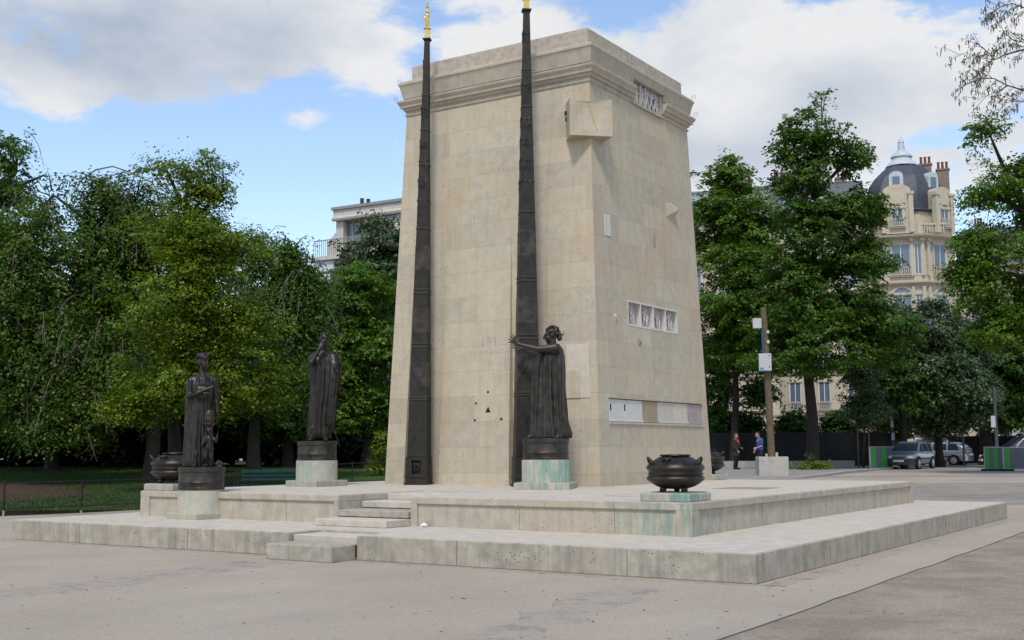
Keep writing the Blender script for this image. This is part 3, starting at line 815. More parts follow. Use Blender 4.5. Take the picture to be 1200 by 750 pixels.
# small odd stones let into the right face
def wedge(px, py, pts, name, mat, out):
    P = [right(*yz(*q)) for q in pts]; c = sum(P, Vector()) / len(P)
    mbx = MB(); apex = right(*yz(px, py)) + Vector((out, 0, 0))
    return mbx.add(P + [apex], [tuple(range(len(P) - 1, -1, -1))] + [(i, (i + 1) % len(P), len(P)) for i in range(len(P))]).build(name, mat, mon)
wedge(789.5, 246, [(780, 237), (787.5, 239.5), (789, 257), (780.5, 254)], 'corner_fragment', M_trim, .16)
wedge(762.5, 268, [(758.5, 266), (763.5, 266.5), (769, 290), (765.5, 291)], 'corner_fragment', M_trim, .10)
wedge(749, 399, [(746.5, 397), (750, 394), (752, 403), (748, 406)], 'corner_fragment', M_brownst, .05)
wedge(720.5, 371, [(718, 369), (721, 367), (723.5, 380), (720, 378)], 'corner_fragment', M_pink, .06)
m = MB(); q0 = yz(708, 262); q1 = yz(715, 263); rbox(m, q0[0], q1[0], yz(708, 275)[1], yz(708, 250)[1], -.02, .012); m.build('inlaid_stone', M_white, mon, bevel=.004)
# white framed patch and small holes of the front
def fbox(mbx, x0, x1, z0, z1, o0, o1):
    P = [front(x0, z0, o0), front(x1, z0, o0), front(x1, z1, o0), front(x0, z1, o0), front(x0, z0, o1), front(x1, z0, o1), front(x1, z1, o1), front(x0, z1, o1)]
    mbx.add(P, [(3, 2, 1, 0), (4, 5, 6, 7), (0, 1, 5, 4), (1, 2, 6, 5), (2, 3, 7, 6), (3, 0, 4, 7)])
x0, z1 = xz(664, 404); x1, _ = xz(690, 404); _, z0 = xz(690, 466)
M_pale = stone('pale_limestone', (.53, .475, .385), .9, pits=.3)
m = MB(); fbox(m, x0, x1, z0, z1, -.02, .012); m.build('inlaid_stone', M_pale, mon, bevel=.004)
x0, z1 = xz(664, 434); x1, _ = xz(680, 434); m = MB(); fbox(m, x0, x1, z0, z1, .0, .022); m.build('inlaid_stone', M_shaft, mon, bevel=.003)
def hole(px, py, r, tri=False):
    x, z = xz(px, py); m = MB()
    n_ = 3 if tri else 10
    c = [front(x + r * math.cos(PI / 2 + 2 * PI * i / n_), z + r * math.sin(PI / 2 + 2 * PI * i / n_) * 1.0, .004) for i in range(n_)]
    i_ = [front(x + r * .7 * math.cos(PI / 2 + 2 * PI * i / n_), z + r * .7 * math.sin(PI / 2 + 2 * PI * i / n_), -.004) for i in range(n_)]
    m.loft([c, i_], True, True); m.build('hole', M_hole, mon)
for a in ((572, 459.5, .028), (558, 472.5, .026), (556.5, 492.5, .028)): hole(*a)
hole(572, 481, .085, True); hole(587.5, 491, .05, True)
# worn carved lettering: only the numeral and one line can be made out
def text_on_front(body, px, py, size, name, mat):
    cu = bpy.data.curves.new(name, 'FONT'); cu.body = body; cu.size = size; cu.extrude = .002; cu.align_x = 'CENTER'; cu.space_character = 1.1
    o = bpy.data.objects.new(name, cu); COL.objects.link(o)
    me = bpy.data.meshes.new_from_object(o.evaluated_get(bpy.context.evaluated_depsgraph_get())); bpy.data.objects.remove(o)
    x, z = xz(px, py); p = front(x, z, .001)
    me.transform(Matrix.Translation(p) @ Matrix.Rotation(PI / 2 - TI / HS, 4, 'X')); return link(name, me, mat, mon)
M_letter = plain('worn_lettering', (.37, .325, .255), .9)
text_on_front('181', 573, 406, .30, 'inscription', M_letter)
text_on_front('C O M M E N C E', 572, 415, .13, 'inscription', M_letter)

# ------------------------------------------------------------------ obelisks
def obelisk(px, py, rot, w0, ztop, lean, label, seed):
    p = on_y(px, 566, py); p.z = H2
    t = thing('bronze_obelisk', (p.x, p.y, H2), rot, label, 'obelisk', 'bronze obelisks against the monument')
    rnd = random.Random(seed); Ht = ztop - H2
    def hw(z): return w0 / 2 * (1 - .765 * (z / Ht) ** 1.02)
    lv = Vector(lean)
    lv = Matrix.Rotation(-rot, 3, 'Z') @ lv
    def ctr(z): return lv * (z / Ht)
    def sq(z, e=0): c = ctr(z); h = hw(z) + e; return [(c.x - h, c.y - h, z), (c.x + h, c.y - h, z), (c.x + h, c.y + h, z), (c.x - h, c.y + h, z)]
    MB().loft([sq(.62)] + [sq(.62 + (Ht - .62) * k / 10) for k in range(1, 11)]).build('shaft', M_obel, t, bevel=.008)
    # base with a small niche on each seen face
    b = MB(); h = hw(.3) + .012; b.loft([sq(0, .035), sq(.05, .035)]); b.loft([sq(.05, .012), sq(.17, .012)]); b.loft([sq(.17, .03), sq(.20, .03)])
    zz0, zz1 = .20, .62
    q = .40 * h / .25
    b.box(-h, -h * .42, -h, h, zz0, zz1 + .0); b.box(h * .42, h, -h, h, zz0, zz1)
    b.box(-h * .42, h * .42, -h * .6, h, zz0, zz1); b.box(-h * .42, h * .42, -h, -h * .6, zz0, zz0 + .05); b.box(-h * .42, h * .42, -h, -h * .6, zz1 - .07, zz1)
    bs = b.build('base', M_obel, t)
    for sx in (-.4, .4):
        m = relief_man(.27, rnd, .6); m.v = [(x + sx * h * .42, y - h * .78, z + .25) for x, y, z in m.v]; m.build('niche_figure', M_bronze2, bs, smooth=60)
    for f in (.185, .19, .30, .308, .42, .428, .565, .63, .71, .79, .87):
        z = f * Ht; MB().loft([sq(z - .022, .003), sq(z - .008, .009), sq(z + .008, .009), sq(z + .022, .003)]).build('band', M_obel, t)
    for f in (.24, .36, .50):
        z0_, z1_ = f * Ht - .28, f * Ht + .28; c = MB()
        c.loft([[(v[0], v[1], v[2]) for v in sq(z0_, .004)], sq(z1_, .004)]).build('plate', M_bronze, t)
    for f in (.50, .61, .655, .70, .745, .82, .93):
        z = f * Ht; c = ctr(z); h = hw(z); nfig = 2 if f > .6 else 1
        for k in range(nfig):
            for side in (0, 1):
                m = relief_man(.26, rnd, .55); dx = (k - (nfig - 1) / 2) * h * .8
                m.v = [(x * .8 + dx, y * .7 - h - .004, zq + z) for x, y, zq in m.v]
                m.xf(Matrix.Translation(c) @ Matrix.Rotation((PI / 2, 0)[side] if side == 0 else 0, 4, 'Z') if False else Matrix.Translation(c) @ Matrix.Rotation(-PI / 2 * side, 4, 'Z'))
                m.build('relief_figure', M_bronze, t, smooth=60)
    c = ctr(Ht); h = hw(Ht)
    MB().loft([[(c.x + a * (h + e), c.y + b_ * (h + e), z) for a, b_ in ((-1, -1), (1, -1), (1, 1), (-1, 1))] for z, e in ((Ht - .02, .01), (Ht + .01, .035), (Ht + .035, .035))]).build('cap', M_obel, t)
    g = MB().loft([[(c.x + a * e, c.y + b_ * e, z) for a, b_ in ((-1, -1), (1, -1), (1, 1), (-1, 1))] for z, e in ((Ht + .035, h * .9), (Ht + .27, h * .78), (Ht + .272, h + .02), (Ht + .295, h + .02))]).build('gilt_pedestal', M_gold, t)
    m = MB(); z = Ht + .295
    for a, b_, r0, r1 in (((-.03, 0, 0), (-.01, 0, .16), .02, .028), ((.03, 0, 0), (.01, 0, .16), .02, .028), ((0, 0, .16), (0, 0, .30), .035, .05), ((0, 0, .38), (0, 0, .40), .032, .032),
                          ((-.05, 0, .28), (-.07, -.02, .18), .015, .012), ((.05, 0, .28), (.05, 0, .42), .015, .012), ((.05, 0, .42), (.01, 0, .56), .012, .012), ((0, 0, .50), (.01, 0, .66), .03, .012)):
        m.cap(c + Vector(a) + Vector((0, 0, z)), c + Vector(b_) + Vector((0, 0, z)), r0, r1, 8)
    m.build('gilt_figure', M_gold, g, smooth=60)
    return t
obelisk(490.5, -.27, math.radians(24), .47, 11.07, (.19, .02, 0), 'left of the two tall thin dark obelisks, standing near the left corner of the monument', 3)
obelisk(617.5, -.36, math.radians(40), .56, 11.15, (.05, .02, 0), 'right of the two tall thin dark obelisks, rising behind the statue with outstretched arms', 5)
# ------------------------------------------------------------------ fences, bench
M_wire = plain('dark_fence_iron', (.018, .018, .018), .6, .3)
M_foot = stone('fence_foot', (.30, .28, .25), .8, pits=0)
kb = MB(); rings = []
for i, p in enumerate(FENCE):
    t = (FENCE[min(i + 1, len(FENCE) - 1)] - FENCE[max(i - 1, 0)]); t.z = 0; t.normalize(); nn = Vector((-t.y, t.x, 0))
    z = p.z; o = p + nn * .12
    rings.append([o + Vector((0, 0, -.05)), o + Vector((0, 0, .15)), o + nn * .12 + Vector((0, 0, .155)), o + nn * .12 + Vector((0, 0, -.05))])
kb.loft(rings)
tag(kb.build('lawn_kerb', stone('lawn_kerb_stone', (.10, .085, .07), .7, pits=.3)), kind='structure')
def rail_fence(name, P, label, step, h=.86, mesh=True):
    o = thing(name, tuple(P[0]), 0, label, 'fence')
    L = [0]
    for a, b in zip(P, P[1:]): L.append(L[-1] + (b - a).length)
    def pos(s):
        for i in range(len(P) - 1):
            if s <= L[i + 1] or i == len(P) - 2: return P[i].lerp(P[i + 1], (s - L[i]) / (L[i + 1] - L[i]))
    n = int(L[-1] / step)
    tops = []; lows = []
    off = L[1] % step if len(L) > 2 else 0
    for k in range(n + 1):
        q = pos(min(L[-1], off + k * step)); m = MB()
        m.tube([q + Vector((0, 0, .12)), q + Vector((0, 0, h + .05))], .024, 8)
        ps = m.build('post', M_wire, o, world=True, smooth=60)
        MB().tube([q, q + Vector((0, 0, .14))], [.034, .028], 8).build('foot', M_foot, ps, world=True, smooth=60)
    N = 60; top = [pos(L[-1] * k / N) for k in range(N + 1)]
    MB().tube([p + Vector((0, 0, h - .02)) for p in top], .016, 6).build('top_rail', M_wire, o, world=True)
    MB().tube([p + Vector((0, 0, .19)) for p in top], .010, 6).build('bottom_rail', M_wire, o, world=True)
    if mesh:
        w = MB(); s = 0; d = .075; H_ = h - .21
        while s < min(L[-1] - H_, 9.5):
            for a, b in ((s, s + H_), (s + H_, s)):
                p, q = pos(a), pos(b); w.tube([p + Vector((0, 0, .19)), q + Vector((0, 0, h - .02))], .0022, 3, False)
            s += d
        w.build('wire_mesh', M_wire, o, world=True, fix=False)
    return o
rail_fence('wire_fence', FENCE[:6], 'low dark wire mesh fence along the lawn at the left edge', 1.95)
rail_fence('rail_fence', FENCE[6:], 'low dark rail fence half hidden behind the monument base', 2.6, mesh=False)

M_green = plain('bench_green', (.008, .042, .036), .45, var=.12)
bl = gcol(283, 36.4); br_ = gcol(346, 36.9)
bt = thing('park_bench', tuple((bl + br_) / 2), math.atan2((br_ - bl).y, (br_ - bl).x), 'dark green wooden park bench seen from behind beyond the platform', 'bench')
hl = (br_ - bl).length / 2
for k, (z, y) in enumerate(((.88, -.10), (.76, -.06), (.64, -.03))):
    MB().obox((0, y, z), (hl, 0, 0), (0, .016, 0), .05).build('back_slat', M_green, bt, bevel=.006)
for k in range(4): MB().obox((0, .08 + .1 * k, .45), (hl, 0, 0), (0, .042, 0), .016).build('seat_slat', M_green, bt, bevel=.006)
for x in (-hl + .25, hl - .25):
    m = MB(); m.tube([(x, -.09, .92), (x, -.02, .6), (x, .04, .43), (x, .42, .42)], .02, 6); m.tube([(x, .04, .43), (x, -.06, 0)], .022, 6); m.tube([(x, .40, .42), (x, .44, 0)], .022, 6)
    m.build('leg', M_wire, bt)

# ------------------------------------------------------------------ pedestals
def pedestal(p, rot, slab, slab_h, r, h, mat, label):
    t = thing('stone_pedestal', tuple(p), rot, label, 'pedestal', 'round stone pedestals of the statues')
    MB().box(-slab / 2, slab / 2, -slab / 2, slab / 2, -.002, slab_h).build('base_slab', mat, t, bevel=.015)
    MB().lathe([(r, slab_h - .004), (r, slab_h + .02), (r - .006, slab_h + .03), (r - .006, slab_h + h - .02), (r - .014, slab_h + h)], 48).build('drum', mat, t, smooth=50)
    return t
def plinth(r, h, z0, t, square=False):
    m = MB(); pr = [(r, 0), (r, .035), (r - .014, .05), (r - .014, h * .30), (r - .004, h * .33), (r - .014, h * .37), (r - .014, h - .10), (r, h - .085), (r, h - .01), (r - .01, h)]
    m.lathe([(a, z + z0) for a, z in pr], 48); return m.build('plinth', M_bronze, t, smooth=40)

def folds(levels, n=140, amp=.5, k1=17, k2=29, seed=0, zs=60, twist=.25):
    """pleated robe: levels (z, cx, cy, rx, ry, fold) from bottom to top"""
    rnd = random.Random(seed); ph = [rnd.uniform(0, 6.28) for _ in range(8)]
    Z = [l[0] for l in levels]; rings = []
    for j in range(zs + 1):
        z = Z[0] + (Z[-1] - Z[0]) * j / zs
        L = [float(np.interp(z, Z, [l[i] for l in levels])) for i in range(6)]
        ring = []
        for i in range(n):
            a = 2 * PI * i / n; zz = z * twist
            s1 = abs(math.sin(a * k1 / 2 + ph[0] + zz * 1.3 + .8 * math.sin(z * 1.7 + ph[1] + a)))
            s2 = math.sin(a * k2 / 2 + ph[2] - zz + .5 * math.sin(z * 2.3 + ph[3]))
            f = 1 + L[5] * (.9 * (s1 - .6) + .28 * s2)
            ring.append((L[1] + L[3] * f * math.cos(a), L[2] + L[4] * f * math.sin(a), z))
        rings.append(ring)
    return MB().loft(rings)
def head(m, c, turn, s=1.0, tilt=0.0, hair='short', beard=False):
    """head facing -y turned about z; adds to m the skull and face; returns transform for hair"""
    st = len(m.v)
    m.ell((0, .015, .03), (.078, .098, .105), 20, 12); m.ell((0, -.025, -.045), (.060, .070, .075), 16, 10)
    m.ell((0, -.055, -.098), (.030, .030, .026), 10, 7)                                     # chin
    m.cap((0, -.098, .022), (0, -.118, -.028), .010, .017, 8)                                # nose
    for sx in (-1, 1):
        m.ell((sx * .034, -.082, .036), (.026, .016, .010), 10, 6)                           # brow
        m.ell((sx * .032, -.078, .018), (.013, .012, .009), 8, 6)                            # eye
        m.ell((sx * .040, -.060, -.03), (.028, .026, .026), 10, 6)                           # cheek
        m.ell((sx * .080, .012, -.005), (.012, .024, .034), 8, 6)                            # ear
    m.ell((0, -.092, -.058), (.026, .012, .007), 8, 6); m.ell((0, -.088, -.071), (.022, .012, .008), 8, 6)
    if beard: m.ell((0, -.06, -.10), (.05, .05, .06), 12, 8)
    T = Matrix.Translation(Vector(c)) @ Matrix.Rotation(turn, 4, 'Z') @ Matrix.Rotation(tilt, 4, 'X') @ Matrix.Scale(s, 4)
    m.xf(T, st); return T
def hand(m, wrist, dirv, palmn, s=1.0, curl=.35, spread=.16):
    """palm, four unequal bent fingers and a thumb off the side of the palm"""
    d = Vector(dirv).normalized(); nrm_ = (Vector(palmn) - d * Vector(palmn).dot(d)).normalized(); sd2 = d.cross(nrm_)
    w = Vector(wrist)
    for k in range(4):
        o = (k - 1.5) * .021 * s; m.cap(w + sd2 * o * .6 + d * .012 * s, w + d * .085 * s + sd2 * o, .016 * s, .014 * s, 8)
    for k, L in enumerate((.070, .080, .075, .058)):
        o = (k - 1.5) * .023 * s; a = w + d * .088 * s + sd2 * o
        d1 = (d + sd2 * spread * (k - 1.5) + nrm_ * curl * .5).normalized(); b = a + d1 * L * .55 * s
        d2 = (d1 + nrm_ * curl).normalized(); c = b + d2 * L * .45 * s
        m.cap(a, b, .0115 * s, .0105 * s, 8); m.cap(b, c, .0105 * s, .0085 * s, 8)
    a = w + d * .028 * s - sd2 * .034 * s
    d1 = (d * .7 - sd2 * .75 + nrm_ * .25).normalized(); b = a + d1 * .045 * s; d2 = (d - sd2 * .2 + nrm_ * .3).normalized()
    m.cap(a, b, .014 * s, .0115 * s, 8); m.cap(b, b + d2 * .032 * s, .0115 * s, .009 * s, 8)
def foot(m, heel, dirv, s=1.0):
    d = Vector(dirv).normalized(); h = Vector(heel); sdv = Vector((-d.y, d.x, 0))
    m.cap(h + Vector((0, 0, .04 * s)), h + d * .13 * s + Vector((0, 0, .028 * s)), .038 * s, .034 * s, 10)
    for k in range(5): m.cap(h + d * .13 * s + sdv * (k - 2) * .016 * s + Vector((0, 0, .022 * s)), h + d * (.20 - .012 * abs(k - 1)) * s + sdv * (k - 2) * .018 * s + Vector((0, 0, .013 * s)), .017 * s, .011 * s, 7)
    m.cap(h + Vector((0, 0, .05 * s)), h + Vector((0, .0, .22 * s)), .036 * s, .042 * s, 10)

# --- statue of the woman with the child (left)
pW = at(231.5, 605.5, H1); sW = 66.0
pW = at(235, 607.5, H1)
rW = face_cam(pW)
pedestal(pW, rW + math.radians(-52), .90, .115, .435, .43, M_ped_clean, 'stone pedestal under the bronze woman with a child at the left')
zW = H1 + .115 + .43
tW = thing('bronze_statue', (pW.x, pW.y, zW), rW, 'bronze robed woman with a small child in a tall hat beside her', 'statue', 'bronze statues on round pedestals')
plinth(.437, .425, 0, tW)
b0z = .425
m = MB(); o = Vector((-.02, .02, b0z))
def V(x, y, z): return o + Vector((x, y, z))
head(m, V(.0, -.02, 1.83), math.radians(48), 1.12)
m.cap(V(.0, .0, 1.50), V(.0, 0, 1.76), .075, .062)
m.cap(V(-.19, .02, 1.50), V(.19, .02, 1.50), .105, .105); m.cap(V(0, .02, 1.45), V(0, .02, 1.05), .20, .165); m.cap(V(-.06, -.10, 1.34), V(.07, -.10, 1.34), .095, .095)
m.cap(V(-.24, 0, 1.50), V(-.275, -.06, 1.24), .085, .062); m.cap(V(-.275, -.06, 1.24), V(.0, -.26, 1.30), .058, .036)
hand(m, V(.0, -.26, 1.30), (1, -.1, .12), (0, .6, -.8), 1.05, .5)
m.cap(V(.25, 0, 1.50), V(.29, .02, 1.20), .082, .058); m.cap(V(.29, .02, 1.20), V(.315, -.08, .93), .054, .036)
hand(m, V(.315, -.08, .93), (.02, -.1, -1), (-1, -.2, 0), 1.05, .4)
m.cap(V(-.08, .0, 1.05), V(-.09, -.08, .5), .10, .07); m.cap(V(-.09, -.08, .5), V(-.10, -.20, .12), .068, .045); m.cap(V(.08, .0, 1.05), V(.08, -.06, .5), .10, .07); m.cap(V(.08, -.06, .5), V(.07, -.16, .12), .068, .045); foot(m, V(-.10, -.20, 0), (-.15, -1, 0), 1.1); foot(m, V(.07, -.16, 0), (.2, -1, 0), 1.1)
fg = link('figure', remesh(m, .010, 3), M_bronze2, tW, smooth=180)
h = MB(); T = Matrix.Translation(V(.0, -.02, 1.83)) @ Matrix.Rotation(math.radians(48), 4, 'Z') @ Matrix.Scale(1.12, 4)
rnd = random.Random(3)
for k in range(46):
    a = rnd.uniform(0, 2 * PI); e = rnd.uniform(.1, 1.4); p = Vector((.088 * math.cos(a) * math.cos(e - .3), .03 + .108 * math.sin(a) * math.cos(e - .3), .045 + .100 * math.sin(e)))
    if p.y < -.055 and p.z < .075: continue
    h.ell(p, rnd.uniform(.020, .030), 8, 6)
h.ell((0, .125, .02), (.05, .05, .045), 12, 8); h.xf(T)
link('hair', remesh(h, .010, 2), M_bronze, fg, smooth=180)
rb = folds([(0.0, -.03, 0, .30, .24, .16), (.10, -.03, -.02, .275, .225, .17), (.5, -.02, -.01, .245, .20, .17), (.95, .0, 0, .215, .18, .13), (1.12, .0, 0, .195, .165, .08), (1.25, 0, 0, .235, .185, .07), (1.45, 0, .01, .27, .17, .06), (1.56, 0, .02, .22, .12, .04), (1.62, 0, .02, .10, .08, .0)], seed=4, k1=19)
rb.xf(Matrix.Translation(o)); rb.build('robe', M_bronze2, tW, smooth=180)
ck = folds([(0.0, -.12, .15, .25, .16, .16), (.6, -.12, .14, .22, .14, .16), (1.2, -.10, .11, .24, .12, .10), (1.5, -.02, .08, .25, .09, .06), (1.58, 0, .06, .18, .06, .02)], seed=9, k1=15)
ck.xf(Matrix.Translation(o)); ck.build('cloak', M_bronze, tW, smooth=180)
MB().tube([V(-.12, -.29, 1.28), V(.22, -.30, 1.40)], [.028, .028], 10).build('scroll', M_bronze2, tW, smooth=60)
c = MB(); cx, cy = .15, -.27
def K(x, y, z): return o + Vector((cx + x, cy + y, z))
head(c, K(.0, -.01, .665), .2, .88)
c.cap(K(0, 0, .52), K(0, 0, .60), .04, .035); c.cap(K(-.055, 0, .50), K(.055, 0, .50), .05, .05); c.cap(K(0, 0, .48), K(0, -.01, .34), .085, .088); c.ell(K(0, -.03, .37), (.075, .065, .07))
c.cap(K(-.04, 0, .32), K(-.07, -.03, .17), .062, .045); c.cap(K(-.07, -.03, .17), K(-.08, .03, .04), .043, .030); c.cap(K(.045, 0, .32), K(.05, -.03, .17), .062, .045); c.cap(K(.05, -.03, .17), K(.05, 0, .04), .043, .030)
foot(c, K(-.08, .03, 0), (-.3, -1, 0), .62); foot(c, K(.05, 0, 0), (.2, -1, 0), .62)
c.cap(K(-.085, 0, .50), K(-.14, -.03, .38), .036, .028); c.cap(K(-.14, -.03, .38), K(-.07, -.11, .44), .027, .020); hand(c, K(-.07, -.11, .44), (.8, -.3, .4), (0, -1, 0), .55)
c.cap(K(.085, 0, .50), K(.14, -.06, .44), .036, .028); c.cap(K(.14, -.06, .44), K(.17, -.10, .55), .027, .020); hand(c, K(.17, -.10, .55), (.2, -.3, 1), (-1, 0, 0), .55)
cf = link('child_figure', remesh(c, .0075, 3), M_bronze2, tW, smooth=180)
hh = MB(); p = K(0, .0, 0)
hh.lathe([(.085, .725), (.115, .735), (.115, .77), (.100, .775), (.105, .81), (.112, .815), (.108, .85), (.113, .855), (.106, .90), (.110, .905), (.100, .95), (.085, .985), (.05, 1.0)], 24, (p.x, p.y))
hh.v = [(x, y, z + o.z) for x, y, z in hh.v]; hh.build('tall_hat', M_bronze2, cf, smooth=50)
mk = MB(); mk.ell(V(.36, -.14, .06), (.075, .06, .06), 12, 8); mk.ell(V(.42, -.17, .055), (.035, .03, .04), 8, 6); mk.ell(V(.31, -.16, .04), (.05, .05, .035), 8, 6); mk.box(o.x + .27, o.x + .43, o.y - .2, o.y - .08, o.z - .005, o.z + .02)
link('mask', remesh(mk, .009, 2), M_bronze2, tW, smooth=180)

# --- statue of the man with his hand at his chin (middle)
pM = at(371, 569.7, H2); rM = face_cam(pM)
pedestal(pM, rM + math.radians(-45), .95, .13, .455, .43, M_ped_mid, 'brown and green stained stone pedestal under the statue of the man')
tM = thing('bronze_statue', (pM.x, pM.y, H2 + .56), rM, 'bronze robed man raising one hand to his chin', 'statue', 'bronze statues on round pedestals')
plinth(.435, .42, 0, tM)
m = MB(); o = Vector((.10, 0, .42)); q = 1.05
def V(x, y, z): return o + Vector((x * q, y * q, z * q))
head(m, V(.02, -.07, 1.85), math.radians(12), 1.16, math.radians(-6))
m.cap(V(.02, .0, 1.52), V(.02, -.04, 1.76), .08, .068)
m.cap(V(-.19, .02, 1.53), V(.20, .02, 1.53), .11, .11); m.cap(V(0, .02, 1.46), V(0, .02, 1.05), .21, .17)
m.cap(V(-.23, 0, 1.52), V(-.23, -.30, 1.42), .085, .065); m.cap(V(-.23, -.30, 1.42), V(-.07, -.27, 1.68), .060, .040)
hand(m, V(-.07, -.27, 1.68), (.45, .25, .85), (.2, 1, .1), 1.1, .5)
m.cap(V(.24, 0, 1.52), V(.33, -.02, 1.26), .085, .065); m.cap(V(.33, -.02, 1.26), V(.28, -.24, 1.26), .060, .042)
hand(m, V(.28, -.24, 1.26), (-.2, -1, .15), (-1, 0, -.2), 1.1, .6)
m.cap(V(-.08, .0, 1.05), V(-.14, -.06, .5), .10, .07); m.cap(V(-.14, -.06, .5), V(-.20, -.13, .12), .068, .045); m.cap(V(.08, .0, 1.05), V(.07, -.06, .5), .10, .07); m.cap(V(.07, -.06, .5), V(.06, -.14, .12), .068, .045); foot(m, V(-.20, -.13, 0), (-.25, -1, 0), 1.15); foot(m, V(.06, -.14, 0), (.1, -1, 0), 1.15)
fg = link('figure', remesh(m, .010, 3), M_bronze2, tM, smooth=180)
h = MB(); T = Matrix.Translation(V(.02, -.07, 1.85)) @ Matrix.Rotation(math.radians(12), 4, 'Z') @ Matrix.Scale(1.16, 4)
for k in range(50):
    a = rnd.uniform(-.5, PI + .5); e = rnd.uniform(-.2, 1.1); h.ell((.082 * math.cos(a) * math.cos(e), .02 + .102 * math.sin(a) * math.cos(e), .04 + .098 * math.sin(e)), rnd.uniform(.014, .019), 8, 6)
h.xf(T); link('hair', remesh(h, .010, 2), M_bronze, fg, smooth=180)
rb = folds([(0.04, -.05, .02, .245, .19, .16), (.12, -.05, 0, .23, .185, .17), (.5, -.03, 0, .235, .19, .16), (.95, .02, 0, .255, .20, .13), (1.3, .04, 0, .30, .20, .11), (1.5, .03, .01, .31, .17, .07), (1.60, .02, .02, .23, .12, .04), (1.66, .02, .0, .10, .09, 0)], seed=14, k1=15, twist=1.1)
rb.xf(Matrix.Translation(o) @ Matrix.Scale(q, 4)); rb.build('robe', M_bronze2, tM, smooth=180)
ck = folds([(0.28, .16, -.06, .09, .12, .22), (.7, .18, -.07, .12, .13, .2), (1.15, .22, -.07, .16, .15, .16), (1.42, .24, -.03, .15, .14, .10), (1.60, .20, .02, .12, .10, .04)], seed=19, k1=13, n=90)
ck.xf(Matrix.Translation(o) @ Matrix.Scale(q, 4)); ck.build('shawl', M_bronze2, tM, smooth=180)

# --- statue with outstretched arms (right)
pR = at(640, 573.0, H2); rR = face_cam(pR)
pedestal(pR, rR + math.radians(-9), 1.10, .135, .485, .44, M_ped_green, 'green stained stone pedestal under the statue with outstretched arms')
tR = thing('bronze_statue', (pR.x, pR.y, H2 + .575), rR, 'bronze cloaked figure stretching both arms out to the left', 'statue', 'bronze statues on round pedestals')
plinth(.465, .42, 0, tR)
m = MB(); o = Vector((.02, 0, .42))
def V(x, y, z): return o + Vector((x, y, z))
head(m, V(.09, .0, 1.87), math.radians(-84), 1.18, math.radians(4))
m.cap(V(.14, .02, 1.58), V(.11, .0, 1.80), .085, .07)
m.cap(V(.13, -.20, 1.60), V(.13, .20, 1.60), .11, .11); m.cap(V(.12, 0, 1.50), V(.10, 0, 1.05), .21, .18)
m.cap(V(.17, -.22, 1.62), V(-.13, -.28, 1.60), .098, .066); m.cap(V(-.13, -.28, 1.60), V(-.50, -.20, 1.70), .064, .036); hand(m, V(-.50, -.20, 1.70), (-.80, 0, .60), (.1, 1, 0), 1.3, .15, .36)
m.cap(V(.10, .22, 1.58), V(-.14, .26, 1.50), .092, .066); m.cap(V(-.14, .26, 1.50), V(-.44, .18, 1.65), .062, .036); hand(m, V(-.44, .18, 1.65), (-.85, 0, .5), (.1, -1, 0), 1.3, .15, .36)
m.cap(V(.08, .06, 1.05), V(-.04, .0, .5), .10, .07); m.cap(V(-.04, .0, .5), V(-.16, -.06, .12), .068, .045); m.cap(V(.14, -.04, 1.05), V(.20, -.06, .5), .10, .07); m.cap(V(.20, -.06, .5), V(.28, -.10, .12), .068, .045); foot(m, V(-.16, -.06, 0), (-1, -.25, 0), 1.2); foot(m, V(.28, -.10, 0), (-.6, -.9, 0), 1.2)
fg = link('figure', remesh(m, .010, 3), M_bronze, tR, smooth=180)
h = MB(); T = Matrix.Translation(V(.09, .0, 1.87)) @ Matrix.Rotation(math.radians(-84), 4, 'Z') @ Matrix.Scale(1.18, 4)
for k in range(60):
    a = rnd.uniform(0, 2 * PI); e = rnd.uniform(-.35, 1.5); p = Vector((.086 * math.cos(a) * math.cos(e), .03 + .106 * math.sin(a) * math.cos(e), .045 + .100 * math.sin(e)))
    if p.y < -.05 and p.z < .075: continue
    h.ell(p, rnd.uniform(.018, .027), 8, 6)
h.ell((0, .135, -.03), (.05, .045, .05), 10, 8); h.cap((0, .13, .0), (0, .20, .03), .02, .014, 8)
h.xf(T); link('hair', remesh(h, .010, 2), M_bronze, fg, smooth=180)
rb = folds([(0.0, .05, 0, .37, .27, .18), (.08, .06, 0, .37, .27, .19), (.3, .04, 0, .32, .25, .20), (.8, .03, 0, .30, .23, .18), (1.2, .04, 0, .29, .23, .15), (1.48, .06, 0, .27, .24, .08), (1.62, .12, 0, .19, .20, .05), (1.72, .14, .01, .10, .10, 0)], seed=24, k1=17, twist=.4)
rb.xf(Matrix.Translation(o)); rb.build('robe', M_bronze, tR, smooth=180)
ck = folds([(0.02, .25, 0, .18, .24, .16), (.5, .21, 0, .15, .23, .16), (1.1, .20, 0, .135, .23, .12), (1.5, .21, 0, .12, .22, .08), (1.66, .20, 0, .09, .16, .03)], seed=29, k1=15, n=110)
ck.xf(Matrix.Translation(o)); ck.build('cloak', M_bronze, tR, smooth=180)
ck = folds([(.35, -.17, .02, .07, .20, .2), (.8, -.17, .02, .08, .22, .18), (1.3, -.15, .02, .09, .25, .14), (1.55, -.10, .02, .08, .26, .06)], seed=31, k1=13, n=90)
ck.xf(Matrix.Translation(o)); ck.build('hanging_drape', M_bronze, tR, smooth=180)

def enlarge(t, k, sx=1.0):
    """scale the cast figure about the middle of its bronze plinth's top"""
    Mx = Matrix.Translation((0, 0, .42)) @ Matrix.Diagonal((k * sx, k * (1 + sx) / 2, k, 1)) @ Matrix.Translation((0, 0, -.42))
    for ch in t.children_recursive:
        if not ch.name.startswith('plinth'): ch.data.transform(Mx)
enlarge(tW, 1.085, .83); enlarge(tM, 1.14, .88); enlarge(tR, 1.09)

